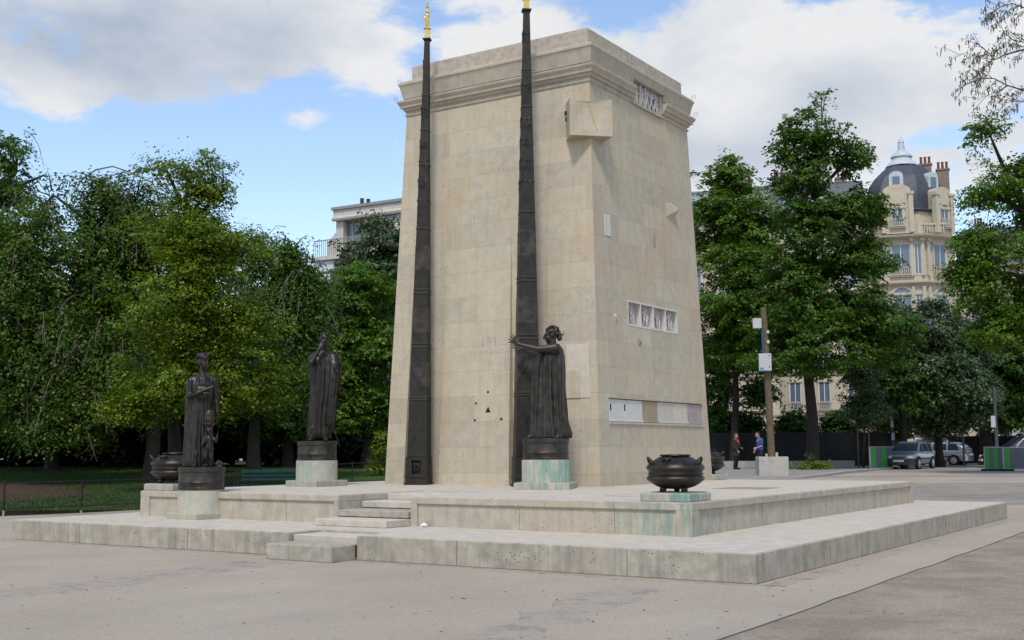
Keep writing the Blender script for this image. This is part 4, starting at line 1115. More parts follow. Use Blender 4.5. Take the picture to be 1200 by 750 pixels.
# ------------------------------------------------------------------ cauldrons
def cauldron(p, rot, R_, label, zb, withp=None):
    t = thing('bronze_cauldron', (p.x, p.y, zb), rot, label, 'cauldron', 'bronze cauldrons on the platform corners')
    pr = [(.02, .115), (.30, .12), (.48, .15), (.66, .215), (.80, .30), (.90, .38), (.985, .45), (1.0, .50), (.985, .55), (.95, .58), (.925, .60), (.93, .635), (.965, .65), (.97, .675), (.93, .69), (.925, .74), (.94, .79), (.98, .83), (1.0, .865), (1.0, .90), (.985, .94), (.93, 1.02), (.83, 1.11), (.70, 1.20), (.56, 1.28), (.48, 1.315), (.02, 1.33)]
    m = MB().lathe([(a * R_, (z) * R_ * .93) for a, z in pr], 56); bd = m.build('body', M_pot, t, smooth=50)
    MB().lathe([(.40 * R_, 1.22 * R_), (.52 * R_, 1.235 * R_), (.54 * R_, 1.255 * R_), (.52 * R_, 1.285 * R_), (.02, 1.30 * R_)], 40).build('lid', M_pot, bd, smooth=50)
    for a in (-.5, PI + .5):
        c, s_ = math.cos(a), math.sin(a); rad = Vector((c, s_, 0)); tg = Vector((-s_, c, 0)); hm = MB()
        hm.tube([rad * R_ * (.86 + .17 * math.sin(k * PI / 8)) + tg * R_ * .15 * math.cos(k * PI / 8) + Vector((0, 0, R_ * (.94 + .24 * math.sin(k * PI / 8)))) for k in range(9)], R_ * .042, 8)
        hm.build('handle', M_pot, t, smooth=60)
    for a in (-PI / 2 - .75, -PI / 2 + .55, PI / 2):
        f = MB(); c = Vector((math.cos(a), math.sin(a), 0)) * R_ * .60
        f.ell((c.x, c.y, .055 * R_ * 2), (.12 * R_, .12 * R_, .10 * R_)); f.ell((c.x * 1.08, c.y * 1.08, .035 * R_), (.10 * R_, .12 * R_, .05 * R_), 10, 6)
        f.v = [(x, y, max(z, .0)) for x, y, z in f.v]; f.build('foot', M_pot, t, smooth=60)
    # small animal clinging to the shoulder
    a = -PI / 2 - .42; c = Vector((math.cos(a), math.sin(a), 0)); tg = Vector((-c.y, c.x, 0)); up_ = Vector((0, 0, 1)); base = c * R_ * .76 + up_ * R_ * 1.11
    an = MB(); sl_ = (c * .55 - up_ * .35).normalized()
    an.cap(base - sl_ * .02 - tg * .09 * R_, base + tg * .10 * R_, .06 * R_, .075 * R_, 10); an.ell(base + tg * .20 * R_ + up_ * .02, (.05 * R_, .05 * R_, .045 * R_)); an.cap(base - tg * .10 * R_, base - tg * .27 * R_ - sl_ * .06 * R_ + up_ * .05 * R_, .035 * R_, .015 * R_, 8)
    for k in (-.08, .09):
        for sg in (-1, 1): an.cap(base + tg * k * R_, base + tg * (k + .04) * R_ + sl_ * sg * .14 * R_ + up_ * .02 * R_, .028 * R_, .022 * R_, 7)
    an.build('animal_ornament', M_pot, bd, smooth=60)
    return t
def pot_plinth(p, sx, sy, z0, h, mat, label):
    t = thing('stone_plinth', (p.x, p.y, z0), 0, label, 'plinth', 'low stone plinths of the cauldrons')
    MB().box(-sx / 2, sx / 2, -sy / 2, sy / 2, -.002, h).build('block', mat, t, bevel=.02)
    MB().box(-sx / 2 + .03, sx / 2 - .03, -sy / 2 + .03, sy / 2 - .03, h - .005, h + .008).build('top_slab', mat, t, bevel=.004)
    return t
# near one: front right corner of the upper tier
qx0, qx1 = at(757, 585, H2), at(813, 588, H2)
pp = Vector((UX1 - .47, UY0 + .47, 0))
pot_plinth(pp, .80, .80, H2 + .004, .125, M_ped_green, 'green stained low stone plinth under the near right cauldron')
cauldron(pp, math.radians(22), .435, 'bronze cauldron at the near right corner of the upper platform tier', H2 + .137)
pp = Vector((UX0 + .46, UY0 + .46, 0))
pot_plinth(pp, .84, .84, H2 + .004, .13, M_ped_mid, 'low stone plinth under the cauldron behind the woman statue')
cauldron(pp, math.radians(30), .47, 'bronze cauldron partly hidden behind the statue of the woman', H2 + .142)
pp = Vector((UX1 - .5, UY1 - .5, 0))
pp = at(838, 557.5, H2); pp = Vector((min(pp.x, 1.0), UY1 - .55, 0)); pp = on_y(827, 545, UY1 - .55)
pot_plinth(pp, .84, .84, H2 + .004, .13, M_ped_clean, 'low stone plinth behind the right edge of the monument')
cauldron(pp, math.radians(30), .47, 'bronze cauldron peeping out behind the right edge of the monument', H2 + .142)

# ------------------------------------------------------------------ pole, block, people
M_wood = plain('weathered_shaded_wood', (.115, .085, .05), .85, var=.3, scale=9)  # wood darkened to carry the shade of the trees in its colour
M_box = plain('grey_white_enclosure', (.44, .45, .45), .5, var=.06)
M_conc = stone('concrete_block', (.40, .385, .35), .8, pits=.5)
p = gcol(904, 47.5)
bk_ = thing('concrete_block', (p.x, p.y, p.z + .10), rW * 0 + face_cam(p) + .15, 'pale concrete block holding the wooden pole', 'concrete block')
MB().box(-.58, .58, -.5, .5, -.12, .72).build('block', M_conc, bk_, bevel=.02)
po = thing('wooden_pole', (p.x, p.y, p.z + .82), face_cam(p), 'tall weathered wooden pole carrying grey utility boxes on the concrete block', 'pole')
MB().tube([(0, 0, -.25), (-.05, 0, 2.4), (-.12, 0, 4.6), (-.17, 0, 6.0)], [.15, .14, .13, .12], 14).build('shaft', M_wood, po, smooth=60)
pxm = F_PX / 47.5
eb = MB().box(-.40, .10, -.38, -.13, 3.42, 4.12).build('meter_box', M_box, po, bevel=.015)
MB().box(-.385, .085, -.392, -.378, 3.435, 4.105).build('door', M_box, eb, bevel=.006)
MB().box(-.36, -.20, -.3965, -.3915, 3.46, 3.56).build('label_sticker', plain('blue_label', (.05, .22, .62), .5), eb)
for z in (3.56, 4.0): MB().box(-.005, .03, -.402, -.391, z, z + .05).build('latch', M_hole, eb)
MB().box(-.60, -.25, -.36, -.14, 5.15, 5.55).build('camera_box', M_box, po, bevel=.015)
MB().tube([(-.23, -.16, 5.2), (-.22, -.165, 4.1)], .045, 8).build('conduit', plain('blue_conduit', (.03, .08, .16), .5), po)
for z in (4.55, 4.95): MB().box(-.06, .04, -.17, -.12, z, z + .12).build('bracket', M_box, po)
# wedges of wood in the block
M_raw = plain('raw_wood', (.42, .32, .18), .8)
for k, x in enumerate((-.2, .2)): MB().box(x - .05, x + .05, -.17 , -.06, -.10, .12 + .05 * k).build('wooden_wedge', M_raw, po, bevel=.01)

M_skin = plain('skin', (.36, .22, .16), .6, var=.06)
def person(p, rot, label, jacket, trousers, hairc, s=1.0, coat=False, scarf=None, bend=0.0, seed=0):
    t = thing('person', tuple(p), rot, label, 'person')
    m = MB()
    head(m, (0, -.03 - bend, 1.60), 0, 1.0, math.radians(12))
    m.cap((0, 0, 1.42), (0, -.02 - bend * .8, 1.53), .055, .05)
    m.cap((-.15, 0, 1.38), (.15, 0, 1.38), .065, .065); m.cap((0, 0, 1.33), (0, 0, .98), .14, .13)
    LA, RA = ((.19, -.03, 1.10), (.10, -.24, 1.02)), ((-.20, .02, 1.10), (-.17, -.16, .90))
    for (e, w), sx in ((LA, 1), (RA, -1)):
        m.cap((sx * .18, 0, 1.37), e, .052, .040); m.cap(e, w, .038, .026); hand(m, w, Vector(w) - Vector(e), (-sx, 0, -.3), .95, .45)
    for sx in (-1, 1):
        m.cap((sx * .085, 0, .92), (sx * .09, -.02, .49), .085, .055); m.cap((sx * .09, -.02, .49), (sx * .095, .03, .09), .05, .036)
    bd = link('body', remesh(m, .013, 2), M_skin, t, smooth=180)
    if True:
        h = MB(); T = Matrix.Translation((0, -.03 - bend, 1.60)) @ Matrix.Rotation(math.radians(12), 4, 'X')
        h.ell((0, .03, .045), (.088, .10, .10), 14, 8); h.ell((0, .07, -.02), (.08, .06, .08) if coat else (.07, .04, .05), 12, 8); h.xf(T)
        hm = link('hair', remesh(h, .014, 2), plain('hair_' + str(seed), hairc, .6), t, smooth=180)
    j = MB(); lo_ = .62 if coat else .93
    rows = []
    for z, rx, ry in ((lo_, .20 if coat else .165, .16 if coat else .13), (.95, .18, .145), (1.1, .175, .14), (1.3, .20, .135), (1.40, .19, .11), (1.45, .10, .08), (1.475, .07, .07)):
        rows.append([(rx * math.cos(a) * (1 + .03 * math.sin(a * 7 + z * 5)), ry * math.sin(a), z) for a in [2 * PI * k / 28 for k in range(28)]])
    j.loft(rows)
    for (e, w), sx in ((LA, 1), (RA, -1)):
        j.cap((sx * .17, 0, 1.37), e if coat else (Vector((sx * .18, 0, 1.37)) * .3 + Vector(e) * .7), .072, .062)
        if coat: j.cap(e, Vector(e).lerp(Vector(w), .9), .06, .05)
    link('jacket' if coat else 'shirt', remesh(j, .014, 2), plain('cloth_a' + str(seed), jacket, .85, var=.2), t, smooth=180)
    tr = MB(); tr.cap((-.06, 0, .93), (.06, 0, .93), .12, .12)
    for sx in (-1, 1): tr.cap((sx * .085, 0, .90), (sx * .09, -.02, .49), .105, .078); tr.cap((sx * .09, -.02, .49), (sx * .095, .03, .13), .075, .068)
    link('trousers', remesh(tr, .014, 2), plain('cloth_b' + str(seed), trousers, .85, var=.2), t, smooth=180)
    for sx in (-1, 1):
        f = MB(); f.cap((sx * .095, .05, .045), (sx * .105, -.13, .04), .048, .042); f.v = [(x, y, max(z, 0)) for x, y, z in f.v]; f.build('shoe', M_hole, t, smooth=60)
    if scarf:
        f = MB(); f.loft([[(r * math.cos(a), r * .95 * math.sin(a), z) for a in [2 * PI * k / 20 for k in range(20)]] for r, z in ((.095, 1.40), (.115, 1.43), (.10, 1.48), (.07, 1.49))]); f.cap((.05, -.13, 1.40), (.06, -.155, 1.15), .04, .035); f.build('scarf', plain('scarf_red', scarf, .8), t, smooth=60)
    return t
p = gcol(862, 57); p.z += .10
person(p, face_cam(p) + 1.15, 'short haired woman in a dark green coat and red scarf facing right', (.022, .028, .020), (.010, .010, .012), (.09, .04, .02), coat=True, scarf=(.28, .03, .03), seed=1)
p = gcol(890.5, 53.5); p.z += .10
person(p, face_cam(p) - 1.0, 'man in a blue T-shirt looking down behind the concrete block', (.035, .075, .26), (.02, .018, .022), (.02, .015, .012), bend=.07, seed=2)

# ------------------------------------------------------------------ barriers
M_bgrn = plain('barrier_green', (.03, .22, .03), .5, var=.06)
M_bgry = plain('barrier_grey', (.085, .095, .11), .6, .0, var=.08)
def barrier(pa, pb, h, cols, label, ridge=False):
    d = pb - pa; L = d.length; t = thing('construction_barrier', tuple(pa), math.atan2(d.y, d.x), label, 'barrier', 'green and grey site barriers')
    n = len(cols); 
    MB().box(0, L, -.015, .015, .10, h).build('panel', M_bgry, t)
    for k, g in enumerate(cols):
        if g: MB().box(L * k / n + .003, L * (k + 1) / n - .003, -.024, .024, .12, h - .02).build('stripe', M_bgrn, t)
    if ridge:
        m = MB()
        for k in range(int(L / .16)): m.box(k * .16 + .03, k * .16 + .10, -.023, .023, .13, h - .03)
        m.build('ribbing', M_bgry, t)
    fr = MB(); fr.box(-.03, 0, -.03, .03, .05, h + .02); fr.box(L, L + .03, -.03, .03, .05, h + .02); fr.box(-.03, L + .03, -.032, .032, h, h + .04); fr.box(-.03, L + .03, -.03, .03, .06, .11); fr.build('frame', plain('galvanised_frame', (.30, .31, .33), .5, .5), t)
    for x in (.12, L - .12): MB().box(x - .28, x + .28, -.22, .22, 0, .10).build('foot', M_hole, t, bevel=.02)
    return t
pa, pb = gcol(1019, 57.5), gcol(1044, 61); barrier(pa, pb, 1.12, [1, 0, 1, 0], 'short green and grey striped barrier left of the silver car')
pa, pb = gcol(1153.5, 55), gcol(1174, 54.6); barrier(pa, pb, 1.08, [1, 0, 1, 0], 'narrow green and grey striped barrier standing at the right of the road')
pa, pb = gcol(1175.5, 54.5), gcol(1240, 54); barrier(pa, pb, 1.06, [1, 0, 0, 0, 0, 0, 0, 0, 0], 'long ribbed grey barrier with one green stripe at the right edge', True)

# ------------------------------------------------------------------ cars
def paint(name, c):
    m, nt = new_mat(name); t = nd(nt, 'ShaderNodeTexCoord').outputs['Object']
    f = noise(nt, t, 3.0, 4.0); finish(nt, mixc(nt, f, tuple(x * .88 for x in c), c), .32, None, metal=.55, spec=.5, extra={'Coat Weight': .5, 'Coat Roughness': .1}); return m
M_silver = paint('shaded_silver_blue_paint', (.27, .31, .36)); M_silver2 = paint('silver_paint', (.40, .42, .45)); M_black = paint('black_paint', (.02, .02, .022))  # silver blue is darkened: the shade on that car is in its paint
M_glass = glass('car_glass', (.025, .035, .05)); M_tyre = plain('tyre_rubber', (.014, .014, .015), .8); M_plastic = plain('bumper_plastic', (.035, .038, .042), .6); M_rim = plain('hubcap', (.40, .41, .43), .4, .6)
M_lampg = plain('headlamp_glass', (.55, .53, .48), .15, 0, .05, spec=.8); M_tail = plain('tail_lamp', (.35, .02, .02), .25, spec=.7); M_plate = plain('plate_white', (.6, .6, .58), .5, var=.03)
def car(loc, rot, label, pm, L=3.72, Wd=1.62, Hc=1.40, rack=False):
    t = thing('parked_car', tuple(loc), rot, label, 'car', 'cars parked beyond the road')
    # x forward (nose at +L/2).  lower body: section rings along x
    st = [(-.50, .42, .80, .80), (-.485, .32, .88, .90), (-.42, .26, .93, .97), (-.30, .24, .94, 1.0), (0, .24, .92, 1.0), (.20, .24, .92, 1.0), (.30, .24, .90, .99), (.40, .26, .80, .95), (.465, .30, .71, .88), (.50, .38, .60, .78)]
    rings = []
    for fx, z0, z1, wf in st:
        w = Wd / 2 * wf; x = fx * L; zm = (z0 + z1) / 2 + .04
        half = [(w * .86, z0), (w * .96, z0 + .05), (w * 1.0, zm - .10), (w, zm + .05), (w * .965, z1 - .06), (w * .90, z1 - .015), (w * .6, z1 + .012), (0, z1 + .03)]
        ring = [(x, y, z) for y, z in half] + [(x, -y, z) for y, z in half[-2::-1]]
        rings.append(ring)
    bm_ = MB().loft(rings)
    # carve the wheel arches by lifting the lower flank near each axle
    ax_ = (-.315 * L, .325 * L)
    bd = bm_.build('body', pm, t, smooth=40)
    sub = bd.modifiers.new('s', 'SUBSURF'); sub.levels = 1; sub.render_levels = 2
    # cabin
    cab = [(-.492, .84, .86, .80), (-.44, 1.18, .86, .74), (-.36, Hc - .05, .86, .70), (-.20, Hc, .86, .70), (.0, Hc - .01, .87, .70), (.05, Hc - .06, .88, .69), (.29, .90, .86, .78)]
    rows = []
    for fx, zt, wb, wt in cab:
        zb = .84; wbm = Wd / 2 * .93; wtm = Wd / 2 * wt if zt > .95 else Wd / 2 * .90
        k = (zt - zb) / (Hc - zb); wtop = wbm + (Wd / 2 * .72 - wbm) * max(0, min(1, k))
        x = fx * L
        half = [(wbm, zb - .05), (wbm * .4 + wtop * .6, zb + (zt - zb) * .62), (wtop, zt - .05 * k), (wtop * .9, zt - .01 * k), (wtop * .5, zt + .012), (0, zt + .016)]
        rows.append([(x, y, z) for y, z in half] + [(x, -y, z) for y, z in half[-2::-1]])
    cb = MB().loft(rows).build('roof', pm, t, smooth=50)
    # glazing as thin panes proud of the shell
    def gpane(name, quad, th=.012):
        q_ = [Vector(v) for v in quad]; n_ = (q_[1] - q_[0]).cross(q_[2] - q_[0]).normalized() * th
        c_ = sum(q_, Vector()) / 4
        if n_.dot(c_ - Vector((0, 0, .7))) < 0: n_ = -n_
        m = MB(); m.loft([[v - n_ * .5 for v in q_], [v + n_ for v in q_]]); return m.build(name, M_glass, t, bevel=.004)
    wb_, wt_ = Wd / 2 * .93, Wd / 2 * .72
    gpane('windscreen', [(.282 * L, wb_ * .90, .93), (.282 * L, -wb_ * .90, .93), (.068 * L, -wt_ * .93, Hc - .085), (.068 * L, wt_ * .93, Hc - .085)], .02)
    gpane('rear_window', [(-.488 * L, wb_ * .82, .93), (-.488 * L, -wb_ * .82, .93), (-.395 * L, -wt_ * .88, Hc - .13), (-.395 * L, wt_ * .88, Hc - .13)], .03)
    def sidey(z): k = (z - .84) / (Hc - .84); return wb_ + (wt_ - wb_) * min(1, k / .95)
    for sy in (-1, 1):
        z0_, z1_ = .91, Hc - .12
        for a0, a1, b0_, b1_ in ((.225, .025, .06, .025), (.005, -.20, .005, -.20), (-.225, -.40, -.225, -.35)):
            gpane('side_window', [(a0 * L, sy * (sidey(z0_) + .004), z0_), (a1 * L, sy * (sidey(z0_) + .004), z0_), (b1_ * L, sy * (sidey(z1_) + .004), z1_), (b0_ * L, sy * (sidey(z1_) + .004), z1_)])
        mr = MB().ell((.20 * L, sy * (wb_ + .10), .97), (.06, .09, .07)).build('wing_mirror', M_plastic, t, smooth=60)
        MB().box(-.36 * L, .42 * L, sy * Wd / 2 - .012, sy * Wd / 2 + .012, .50, .57).build('side_trim', M_plastic, t, bevel=.008)
        MB().box(-.10 * L, -.06 * L, sy * (Wd / 2 * .985) - .015, sy * (Wd / 2 * .985) + .015, .76, .79).build('door_handle', M_plastic, t)
        hl_ = MB(); hl_.obox((.478 * L, sy * Wd * .325, .615), (.06, sy * .035, 0), (-sy * .04, .125, 0), .065); hl_.build('headlight', M_lampg, t, bevel=.02)
        tl = MB(); tl.obox((-.482 * L, sy * Wd * .395, .83), (.05, 0, 0), (0, .07, 0), .14); tl.build('tail_light', M_tail, t, bevel=.02)
        for ax in ax_:
            MB().xf(Matrix.Identity(4))
            ar = MB(); ar.lathe([(.355, -.02), (.355, .05), (.02, .05), (.02, -.02)], 28)
            ar.xf(Matrix.Translation((ax, sy * (Wd / 2 - .035), .30)) @ Matrix.Rotation(PI / 2 * -sy, 4, 'X')); ar.build('wheel_arch', M_hole, t)
            wh = MB(); wh.lathe([(.20, -.08), (.265, -.085), (.29, -.06), (.29, .06), (.265, .085), (.20, .08)], 28, cap=True)
            wh.xf(Matrix.Translation((ax, sy * (Wd / 2 - .055), .29)) @ Matrix.Rotation(PI / 2 * -sy, 4, 'X')); w_ = wh.build('wheel', M_tyre, t, smooth=50)
            rm = MB(); rm.lathe([(.195, .0), (.195, .086), (.16, .095), (.06, .10), (.02, .105)], 20)
            rm.xf(Matrix.Translation((ax, sy * (Wd / 2 - .055), .29)) @ Matrix.Rotation(PI / 2 * -sy, 4, 'X')); rm.build('rim', M_rim, w_, smooth=40)
    fb_ = MB(); fb_.loft([[(.45 * L + .05, -Wd * .47, z), (.505 * L, -Wd * .36, z), (.522 * L, 0, z), (.505 * L, Wd * .36, z), (.45 * L + .05, Wd * .47, z), (.40 * L, Wd * .475, z), (.40 * L, -Wd * .475, z)] for z in (.22, .30, .46, .53)]); fb_.build('front_bumper', M_plastic, t, bevel=.02)
    rbp = MB(); rbp.loft([[(-.46 * L, Wd * .47, z), (-.515 * L, Wd * .38, z), (-.522 * L, 0, z), (-.515 * L, -Wd * .38, z), (-.46 * L, -Wd * .47, z), (-.42 * L, -Wd * .47, z), (-.42 * L, Wd * .47, z)] for z in (.26, .34, .52, .58)]); rbp.build('rear_bumper', pm if pm is M_silver2 else M_plastic, t, bevel=.02)
    MB().box(.485 * L, .503 * L, -.32, .32, .555, .60).build('grille', M_hole, t)
    MB().box(.515 * L, .53 * L, -.26, .26, .37, .48).build('number_plate', M_plate, t)
    MB().box(-.536 * L, -.518 * L, -.26, .26, .60, .71).build('number_plate', M_plate, t)
    for y in (-.45, .15): MB().tube([(.275 * L, y, .925), (.225 * L, y + .42, 1.02)], .012, 5).build('wiper', M_hole, t)
    if rack:
        for sy in (-1, 1): MB().tube([(-.35 * L, sy * wt_ * .95, Hc), (-.33 * L, sy * wt_ * .95, Hc + .08), (.05 * L, sy * wt_ * .95, Hc + .08), (.08 * L, sy * wt_ * .95, Hc - .03)], .022, 6).build('roof_rail', M_rim, t)
    return t
pc = gcol(1066, 61.5); fc = face_cam(pc)
# nose towards the camera, slightly left; local +x is the nose
car(pc + Vector((0, 0, .004)), fc - PI / 2 + math.radians(-17), 'silver blue hatchback parked facing the road with dark bumper', M_silver, rack=False)
pc = gcol(1098, 73); car(pc, face_cam(pc) + PI / 2 + math.radians(72), 'silver hatchback seen from its rear with red tail light behind the tree', M_silver2, L=3.9, Hc=1.42)
pc = gcol(1203, 62.5); car(pc, face_cam(pc) - PI / 2 + math.radians(-70), 'dark car with silver roof rails behind the long ribbed barrier', M_black, L=4.6, Wd=1.8, Hc=1.75, rack=True)
# white van box seen behind the hatchback
pc = gcol(1090, 80); t = thing('white_van', tuple(pc), face_cam(pc), 'white box van standing behind the parked silver hatchback', 'van')
MB().box(-1.0, 1.0, -1.2, 2.2, .55, 2.55).build('cargo_box', plain('van_white', (.55, .57, .58), .5), t, bevel=.06)
MB().box(-.95, .95, -2.6, -1.22, .5, 1.75).build('cab', plain('van_cab', (.50, .52, .54), .45), t, bevel=.12)
MB().box(-.85, .85, -2.63, -2.58, 1.1, 1.6).build('windscreen', M_glass, t)
for sx in (-1, 1):
    for y in (-1.9, 1.4):
        w = MB(); w.lathe([(.34, -.1), (.34, .1)], 20); w.xf(Matrix.Translation((sx * .85, y, .34)) @ Matrix.Rotation(PI / 2, 4, 'Y')); w.build('wheel', M_tyre, t)

# ------------------------------------------------------------------ street furniture
M_pole = plain('sticker_covered_post', (.075, .075, .08), .6, .3, var=.3, scale=3)
p = gcol(1047, 64.5); sl_ = thing('street_lamp', tuple(p), face_cam(p), 'dark street lamp with a long curved arm over the silver car', 'street lamp')
MB().tube([(0, 0, 0), (0, 0, 1.2), (-.10, 0, 4.5), (-.16, 0, 7.0), (-.1, 0, 7.7), (.25, 0, 8.1), (1.2, -.2, 8.15), (2.1, -.3, 7.95)], [.10, .085, .075, .06, .05, .045, .04, .035], 12).build('post', M_pole, sl_, smooth=60)
MB().lathe([(.12, 0), (.12, .25), (.09, .32)], 16).build('base', M_pole, sl_, smooth=40)
lh = MB(); lh.lathe([(.05, 8.06), (.12, 8.02), (.30, 7.86), (.38, 7.68), (.36, 7.62), (.02, 7.60)], 24, (2.15, -.3)); lh = lh.build('lamp_head', plain('lamp_shade_grey', (.07, .075, .09), .4, .4), sl_, smooth=50)
MB().lathe([(.30, 7.60), (.26, 7.52), (.12, 7.46), (.02, 7.45)], 20, (2.15, -.3)).build('lamp_glass', plain('frosted_lamp_glass', (.45, .47, .5), .3), lh, smooth=60)
M_stick = plain('pale_stickers', (.42, .45, .48), .6, var=.4, scale=14)
for z0_, z1_, r in ((.9, 1.15, .092), (1.5, 1.9, .090), (2.2, 2.75, .087), (3.0, 3.2, .085)): MB().lathe([(r, z0_), (r, z1_)], 14, (-.03 * (z0_ - 1.2) if z0_ > 1.2 else 0, 0), cap=False).build('sticker', M_stick, sl_)
def thin_post(px, dep, h, label, name='metal_post', r=.06, box=None):
    p = gcol(px, dep); t = thing(name, tuple(p), face_cam(p), label, 'post')
    MB().tube([(0, 0, 0), (0, 0, h)], [r, r * .8], 10).build('post', M_pole, t, smooth=60)
    MB().lathe([(r * 1.6, 0), (r * 1.6, .12), (r, .16)], 12).build('base', M_pole, t)
    if box: MB().box(-.22, .0, -.12, -.03, box, box + .6).build('box', M_box, t, bevel=.01)
    return t
thin_post(1168, 61, 4.2, 'grey metal post with a small box behind the right barriers', r=.10, box=2.1)
thin_post(1129, 70, 6.2, 'thin dark post beside the dark hoarding at the right', r=.06)
# no-entry style sign and blue street plate
p = gcol(1109, 79); sg = thing('traffic_sign', tuple(p), face_cam(p), 'round red and white sign with blue street plate on a slim post', 'road sign')
MB().tube([(0, 0, 0), (0, 0, 3.3)], .04, 8).build('post', M_pole, sg)
def disc(mbx, r, c, th=.02, n=24): return mbx.loft([[(c[0] + r * math.cos(2 * PI * k / n), c[1] + y, c[2] + r * math.sin(2 * PI * k / n)) for k in range(n)] for y in (-th, th)])
M_red = plain('sign_red', (.45, .02, .03), .4); M_blue = plain('plate_blue', (.03, .06, .40), .4)
a = disc(MB(), .34, (0, -.06, 2.35)).build('sign_disc', M_red, sg); disc(MB(), .25, (0, -.083, 2.35), .006).build('sign_face', M_plate, a); MB().obox((0, -.095, 2.35), (.17, 0, .17), (0, .004, 0), Vector((-.03, 0, .03))).build('slash', M_red, a)
MB().box(-.30, .30, -.08, -.05, 1.72, 1.85).build('supplement_plate', M_plate, sg)
MB().box(-.52, .06, -.075, -.045, 2.85, 3.25).build('street_plate', M_blue, sg)

# bird on the topmost bare twig
pb = pt(162, 204, 43.3)
bd_ = thing('perched_bird', tuple(pb), face_cam(pb) + .9, 'small dark bird perched on a bare branch on top of the left tree', 'bird')
m = MB(); m.ell((0, 0, .12), (.075, .14, .085)); m.ell((0, -.12, .21), (.055, .06, .055)); m.cap((0, -.17, .20), (0, -.22, .19), .014, .004, 6); m.cap((0, .10, .10), (0, .32, .02), .045, .03, 8); m.cap((0, -.06, .16), (0, -.11, .2), .055, .045, 8); m.cap((-.03, 0, .05), (-.03, -.01, -.02), .01, .008, 6); m.cap((.03, 0, .05), (.03, -.01, -.02), .01, .008, 6)
link('body', remesh(m, .012, 2), plain('bird_grey', (.035, .037, .045), .6), bd_, smooth=180)
# ------------------------------------------------------------------ buildings
M_bcream = stone('cream_building_stone', (.48, .425, .325), .82, pits=0, streak=.2)
M_btrim = stone('cream_building_trim', (.48, .43, .34), .8, pits=0, streak=.3)
M_slate = plain('slate_roof', (.055, .062, .075), .5, var=.2, scale=2)
M_lead = plain('pale_lead', (.42, .46, .48), .5, var=.15, scale=3)
M_pane = glass('window_pane', (.10, .13, .18), .06); M_wfr = plain('white_window_frame', (.62, .62, .60), .6)
M_brick = plain('chimney_brick', (.20, .16, .13), .85, var=.2); M_pot_r = plain('terracotta', (.16, .05, .035), .8)
M_iron = plain('balcony_iron', (.03, .03, .035), .5, .4)
def facade_xf(o, ang):   # local plane: u along the wall, y outwards is -y
    return Matrix.Translation(Vector(o)) @ Matrix.Rotation(ang, 4, 'Z')
def window(t, X, u0, u1, z0, z1, rail=False, arch=False, sill=True, bal=False):
    s = MB(); e = .14
    s.box(u0 - e, u0, -.10, .02, z0, z1); s.box(u1, u1 + e, -.10, .02, z0, z1); s.box(u0 - e - .05, u1 + e + .05, -.16, .02, z1, z1 + .22)
    if sill: s.box(u0 - e - .05, u1 + e + .05, -.2, .02, z0 - .14, z0)
    if arch:
        c = (u0 + u1) / 2; r = (u1 - u0) / 2; k = 10
        s.loft([[(c + (r + w) * math.cos(PI * i / k), y, z1 + (r + w) * .8 * math.sin(PI * i / k)) for w, y in ((0, .02), (0, -.12), (.22, -.12), (.22, .02))] for i in range(k + 1)])
    s.xf(X); w = s.build('window', M_btrim, t)
    f = MB(); fw = .06
    um = (u0 + u1) / 2
    for a, b in ((u0, u0 + fw), (u1 - fw, u1), (um - fw / 2, um + fw / 2)): f.box(a, b, -.05, .0, z0, z1)
    f.box(u0 + fw, um - fw / 2, -.045, .0, z1 - fw, z1); f.box(um + fw / 2, u1 - fw, -.045, .0, z1 - fw, z1)
    f.box(u0 + fw, um - fw / 2, -.045, .0, z0, z0 + fw * 1.5); f.box(um + fw / 2, u1 - fw, -.045, .0, z0, z0 + fw * 1.5)
    f.xf(X); f.build('frame', M_wfr, w)
    p = MB().box(u0, u1, -.02, .015, z0, z1)
    if arch:
        c = (u0 + u1) / 2; r = (u1 - u0) / 2; p.loft([[(c + r * math.cos(PI * i / 10), y, z1 + .002 + r * .8 * math.sin(PI * i / 10)) for i in range(11)] for y in (-.02, .015)])
    p.xf(X); p.build('pane', M_pane, w)
    if rail:
        r = MB(); h = .75
        r.box(u0 - .1, u1 + .1, -.28, -.20, z0 + h - .08, z0 + h); r.box(u0 - .1, u1 + .1, -.28, -.20, z0, z0 + .08)
        n = max(3, int((u1 - u0 + .2) / .17))
        for i in range(n): 
            uu = u0 - .1 + (u1 - u0 + .2) * (i + .5) / n; r.lathe([(.03, z0 + .07), (.055, z0 + .28), (.025, z0 + .5), (.04, z0 + h - .07)], 8, (uu, -.24))
        r.xf(X); r.build('balustrade', M_btrim, w)
    return w
def moulding(poly, z, prof, closed=True):
    """offset a convex-ish polygon outwards following a (dz, offset) profile"""
    n = len(poly); P = [Vector((x, y, 0)) for x, y in poly]; rows = []
    area = sum(P[i].x * P[(i + 1) % n].y - P[(i + 1) % n].x * P[i].y for i in range(n)); sg = 1 if area > 0 else -1
    for i in range(n):
        a = (P[i] - P[i - 1]).normalized(); b = (P[(i + 1) % n] - P[i]).normalized()
        na = Vector((a.y, -a.x, 0)) * sg; nb = Vector((b.y, -b.x, 0)) * sg; m = (na + nb); m = m / max(.3, (1 + na.dot(nb)))
        rows.append([P[i] + m * o + Vector((0, 0, z + dz)) for dz, o in prof])
    rings = [[rows[i][k] for i in range(n)] for k in range(len(prof))]
    return MB().loft(rings)
